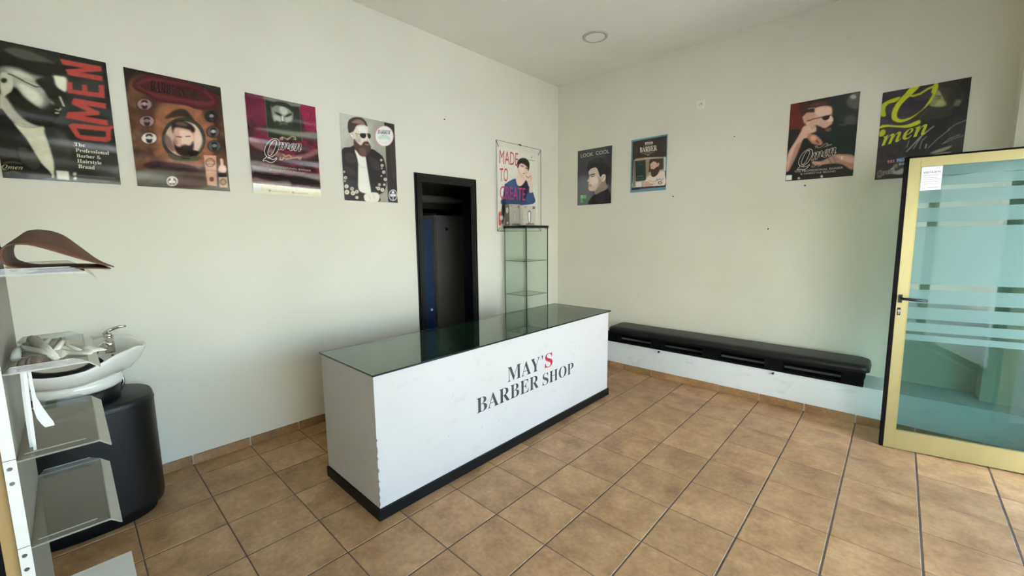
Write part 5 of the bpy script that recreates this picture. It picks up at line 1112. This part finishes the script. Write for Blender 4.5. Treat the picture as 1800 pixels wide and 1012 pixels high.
for who, r, pts in [(ca, 0.009, [(1.712, -4.539), (1.657, -4.539), (1.635, -4.531), (1.678, -4.515), (1.734, -4.494), (1.792, -4.469)]), (ca, 0.0125, [(1.566, -4.524), (1.537, -4.516), (1.625, -4.504), (1.71, -4.488), (1.772, -4.474)]), (ca, 0.0045, [(1.465, -4.519), (1.465, -4.51), (1.559, -4.498), (1.666, -4.482), (1.743, -4.473)]), (ca, 0.0055, [(1.575, -4.484), (1.555, -4.476), (1.547, -4.458), (1.609, -4.454), (1.68, -4.448), (1.714, -4.427)]), (ca, 0.009, [(1.654, -4.479), (1.6, -4.471), (1.622, -4.46), (1.679, -4.464), (1.701, -4.474)])]:
    zs = 1.1695+r+.016
    f_ = obj('fold', tb([(x-who.location.x, y-who.location.y, zs-who.location.z-(.012 if k in (0, len(pts)-1) else 0)) for k, (x, y) in enumerate(pts)], r, 8, r*.7), M['cloth'], who, smooth=True)
    f_.matrix_parent_inverse = Matrix.Rotation(-who.rotation_euler.z, 4, 'Z')
tag(crumple('rag', '', 1.774, -4.508, 1.1702, .038, .034, .028, 12, M['brown_cloth'], 1.1), 'taupe rag beside the cream cloth on the second acrylic shelf', 'rag', None)
# white applicators standing on the third tray
def strip(label, pts, t=.003):
    rings = [[(x, y-w_/2, z), (x+t, y-w_/2, z), (x+t, y+w_/2, z), (x, y+w_/2, z)] for x, y, z, w_ in pts]
    return tag(obj('plastic_spatula', loft(rings), M['white_plastic'], bevel=.0005), label, 'spatula', 'white spatulas on the acrylic stand')
strip('white plastic spatula standing nearest the panel, leaning under the second shelf', [(1.745, -4.5335, .9605, .008), (1.745, -4.5325, 1.03, .009), (1.745, -4.531, 1.10, .009), (1.745, -4.529, 1.160, .009)])
strip('thin white spatula between the straight and the paddle ended ones', [(1.775, -4.5275, .9605, .005), (1.775, -4.5265, 1.03, .006), (1.775, -4.5255, 1.10, .006), (1.775, -4.5235, 1.160, .006)])
strip('white plastic spatula with curved paddle end pointing right', [(1.735, -4.500, 1.000, .016), (1.735, -4.503, 1.010, .020), (1.737, -4.509, 1.028, .020), (1.74, -4.5145, 1.055, .015), (1.745, -4.5175, 1.085, .007), (1.75, -4.5185, 1.12, .006), (1.75, -4.5185, 1.160, .006)])

# ================================================================ storeroom contents seen through the doorway
bp_ = tag(empty('blue_panel', (-.5, -1.80, 0)), 'tall blue panel standing inside the dark doorway', 'panel')
obj('board', bx(-.015, .015, -.16, .15, 0.001, 1.655), M['blue'], bp_, bevel=.002)
obj('knob', tb([(.016, .10, .66), (.03, .10, .66)], .014, 12), M['white_plastic'], bp_)
lk = tag(empty('storage_locker', (-1.15, -.99, 0)), 'tall dark grey metal locker inside the storeroom doorway', 'locker')
obj('cabinet', bx(-.25, .24, -.31, .31, 0.001, 1.73), M['locker'], lk, bevel=.006)
dr_ = obj('locker_door', bx(.241, .255, -.30, .30, .05, 1.70), M['locker'], lk, bevel=.004)
for a in (0, 2.1, 4.2):
    obj('lock_mark', tb([(.256, -.14+.012*math.cos(a), 1.56+.012*math.sin(a)), (.262, -.14+.012*math.cos(a), 1.56+.012*math.sin(a))], .009, 10), M['black'], dr_)
sh = tag(empty('wall_shelf', (-1.40, -1.2, 1.80)), 'dark plank shelf above the locker in the storeroom', 'shelf')
obj('plank', bx(-.249, .16, -.75, .80, 0, .03), M['black'], sh)
for y in (-.5, .5): obj('bracket', bx(-.249, .10, y-.01, y+.01, -.05, -.001), M['black'], sh)
bxs = tag(empty('storage_box', (-1.38, -1.62, 1.831)), 'pale carton on the dark plank shelf in the storeroom', 'box')
obj('carton', bx(-.12, .12, -.18, .16, 0, .11), M['white_board'], bxs); obj('lid', bx(-.125, .125, -.185, .165, .0905, .125), M['white_board'], bxs)
pv = tag(obj('ventilation_pipe', tb([(-1.2, -2.05, 1.95), (-1.2, -.25, 1.95)], .05, 14), M['shade_grey']), 'grey pipe running along the storeroom above the shelf', 'pipe')

# ================================================================ street door, swung open into the shop
ang = math.radians(9.0)
dl = tag(empty('door_2', (3.333, -.714, 0.004), ang), 'open glass street door in a champagne aluminium frame with black lever', 'door', kind='structure')
LW, LH, TH = .855, 1.925, .042
dl.rotation_euler = (0, math.radians(-.55), ang)
FR = .056
def rail(name, x0, x1, z0, z1): return obj(name, bx(x0, x1, 0, TH, z0, z1), M['gold'], dl, bevel=.003)
rail('stile', -.012, .042, 0, LH); rail('stile', LW-.055, LW, 0, LH)
rail('top_rail', .0425, LW-.0555, LH-.053, LH); rail('bottom_rail', .0425, LW-.0555, 0, .126)
obj('edge_seal', bx((-.030, -.0125, .002, TH+.004, 0, LH+.002), (-.030, LW, .004, TH+.004, LH+.0004, LH+.012)), M['seal'], dl)
obj('glass_pane', bx(.042, LW-.055, TH*.5-.003, TH*.5+.003, .126, LH-.053), M['door_glass'], dl)
obj('glazing_bead', bx((.0422, .0465, -.001, TH*.5-.0035, .126, LH-.053), (.0465, LW-.055, -.001, TH*.5-.0035, .126, .1300), (.0465, LW-.055, -.001, TH*.5-.0035, LH-.057, LH-.053)), M['gold'], dl)
fy = TH*.5-.0036
for z0, z1 in ((1.806, 1.868), (1.747, 1.806), (1.644, 1.720), (1.524, 1.611), (1.126, 1.494), (1.004, 1.091), (.898, .976), (.816, .873), (.755, .795)):
    obj('frosted_band', bx(.050, LW-.058, fy-.0004, fy, z0+.002 if z0 == 1.806 else z0, z1), M['door_film'], dl)
hn = obj('lever_handle', bx(-.002, .014, -.010, -.0005, 1.002, 1.056), M['black_metal'], dl, bevel=.003)
obj('lever', tb([(.006, -.008, 1.034), (.006, -.045, 1.034), (.014, -.052, 1.033), (.06, -.052, 1.030), (.125, -.050, 1.026)], .0085, 12), M['black_metal'], hn, smooth=True)
lkp = obj('lock_plate', bx(-.004, .012, -.004, -.0005, .918, .968), M['black_metal'], dl, bevel=.001)
obj('lock_cylinder', tb([(.004, -.0035, .948), (.004, -.009, .948)], .008, 14), M['steel'], lkp)
obj('lock_slot', bx(.0015, .0065, -.008, -.003, .926, .944), M['steel'], lkp)
for z in (.35, 1.55):
    obj('hinge', tb([(LW+.012, TH*.5, z-.05), (LW+.012, TH*.5, z+.05)], .011, 12), M['gold'], dl)
obj('screw', tb([(.20, -.0005, LH-.022), (.20, -.002, LH-.022)], .005, 12), M['gold'], dl)
# alarm notice on the glass
stk = obj('notice', bx(.052, .146, fy-.0016, fy-.0010, 1.722, 1.866), M['sticker'], dl)
def stick_text(s_, x0, x1, z0, z1, colr):
    V, Fc = text_shape('N', s_, 0)
    me = bpy.data.meshes.new('lettering'); me.from_pydata([(x0+v[0]*(x1-x0), fy-.0022, z0+v[1]*(z1-z0)) for v in V], [], Fc)
    me.materials.append(flat(colr)); t_ = bpy.data.objects.new('lettering', me); COL.objects.link(t_); t_.parent = stk
stick_text('verisure', .060, .138, 1.826, 1.842, '4a4a52')
for z, x1 in ((1.811, .134), (1.798, .126), (1.785, .138), (1.772, .130), (1.760, .136)):
    obj('printed_line', bx(.060, x1, fy-.0019, fy-.0017, z, z+.0035), M['print_grey'], stk)
stick_text('verisure', .060, .078, 1.735, 1.741, '3a3a42')
obj('printed_line', bx((.060, .138, fy-.0019, fy-.0017, 1.820, 1.8212), (.084, .136, fy-.0019, fy-.0017, 1.736, 1.739)), M['box_dark'], stk)

# ================================================================ small fittings
so = tag(empty('wall_socket', (1.752, 0, 2.733)), 'white square wall socket high on the right wall', 'socket')
obj('frame_plate', bx(-.043, .043, -.010, -.0005, -.041, .041), M['white_plastic'], so, bevel=.003)
n = 20
obj('socket_well', loft([[(.024*math.cos(2*PI*k/n), -.0105, .024*math.sin(2*PI*k/n)) for k in range(n)], [(.021*math.cos(2*PI*k/n), -.014, .021*math.sin(2*PI*k/n)) for k in range(n)]]), M['white_plastic'], so)
obj('pin_hole', bx((-.012, -.006, -.0155, -.0142, -.003, .003), (.006, .012, -.0155, -.0142, -.003, .003), (-.004, .016, -.0153, -.0142, .006, .010)), M['hole'], so)
for k, (x, z, lab) in enumerate(((2.072, 2.379, 'dark nail in right wall right of and below the socket'), (1.507, 1.863, 'dark wall plug below and right of the blue framed poster'), (2.657, 1.874, 'dark screw just under poster of man resting on his fist'), (2.40, 1.507, 'tiny nail hole in the middle of the right wall'))):
    tag(obj('wall_nail', tb([(x, -.0005, z), (x+.003, -.012, z+.002)], .007 if k else .005, 8, .004), M['hole']), lab, 'nail', 'nails and plugs left in the walls')
tag(obj('wall_nail', tb([(.0005, -1.821, 2.584), (.012, -1.821, 2.585)], .007, 8, .004), M['hole']), 'small nail in left wall above the black doorway', 'nail', 'nails and plugs left in the walls')
cl = tag(empty('ceiling_light', (1.056, -.845, CEIL)), 'round recessed ceiling light with pale trim ring', 'ceiling light')
n = 48
ring = lambda r, z: [(r*math.cos(2*PI*k/n), r*math.sin(2*PI*k/n), z) for k in range(n)]
obj('trim_ring', loft([ring(.118, -.0005), ring(.117, -.006), ring(.110, -.011), ring(.094, -.012), ring(.090, -.006)], False, False), M['lamp_ring'], cl, smooth=True)
obj('diffuser', loft([ring(.091, -.0085), ring(.05, -.0095), ring(.01, -.010)], False, True), M['lamp'], cl, smooth=True)

# wire banner frame with its own poster
wf = tag(empty('wire_frame', (0, -.76, 2.0)), 'thin dark wire hanging frame around the young man poster', 'frame')
yo0, yo1, zo0, zo1 = -1.150+.76, -.386+.76, 1.522-2.0, 2.495-2.0
XO = .030
obj('wire_loop', tb([(XO, yo0, zo0), (XO, yo0, zo1), (XO, yo1, zo1), (XO, yo1, zo0), (XO, yo0, zo0)], .0028, 8), M['wire'], wf)
for a, b_, c_, d in ((yo0, zo1, -1.100, 2.432), (yo1, zo1, -.424, 2.432), (yo0, zo0, -1.100, 1.562), (yo1, zo0, -.424, 1.562)):
    obj('corner_arm', tb([(XO, a, b_), (.019, c_+.76, d-2.0)], .0028, 8), M['wire'], wf)
obj('hook', tb([(.002, .005, zo1+.012), (.03, .005, zo1+.006), (.034, .005, zo1-.008)], .006, 8), M['wire'], wf)

# ================================================================ posters
LAB = dict(
 duo=('Qmen', 'black and white poster of man in sunglasses with big red vertical lettering, leftmost'),
 shop=('', 'brown and maroon barbershop poster with round portraits and bottles'),
 plum=('', 'plum patterned poster with bearded face at top and white outlined lettering'),
 jacket=('', 'monochrome poster of bearded man in sunglasses and flowered jacket'),
 made=('', 'white poster of young man in blue shirt with pink red capitals'),
 cool=('', 'dark grey poster with dark haired man in profile and pale capitals'),
 barb=('', 'small blue bordered poster of bearded man in white shirt'),
 fist=('', 'dark poster of bearded man in glasses resting cheek on fist'),
 lime=('', 'dark poster with large lime lettering and shadowed man, behind the open door'))
WV = dict(duo=(.0022, .17), shop=(.0016, .19), plum=(.0030, .16), jacket=(.001, .3), made=(.0006, .4), cool=(.0018, .45), barb=(.0006, .4), fist=(.0008, .3), lime=(.0012, .3))
for nm, wl_, u0, zt, W_, H_, bg, ops in ARTS:
    poster('poster', LAB[nm][1], wl_, u0, zt, W_, H_, bg, ops, wave=WV[nm][0], wl=WV[nm][1], gap=.003, rough=.2 if nm in ('duo', 'shop', 'plum') else .35)
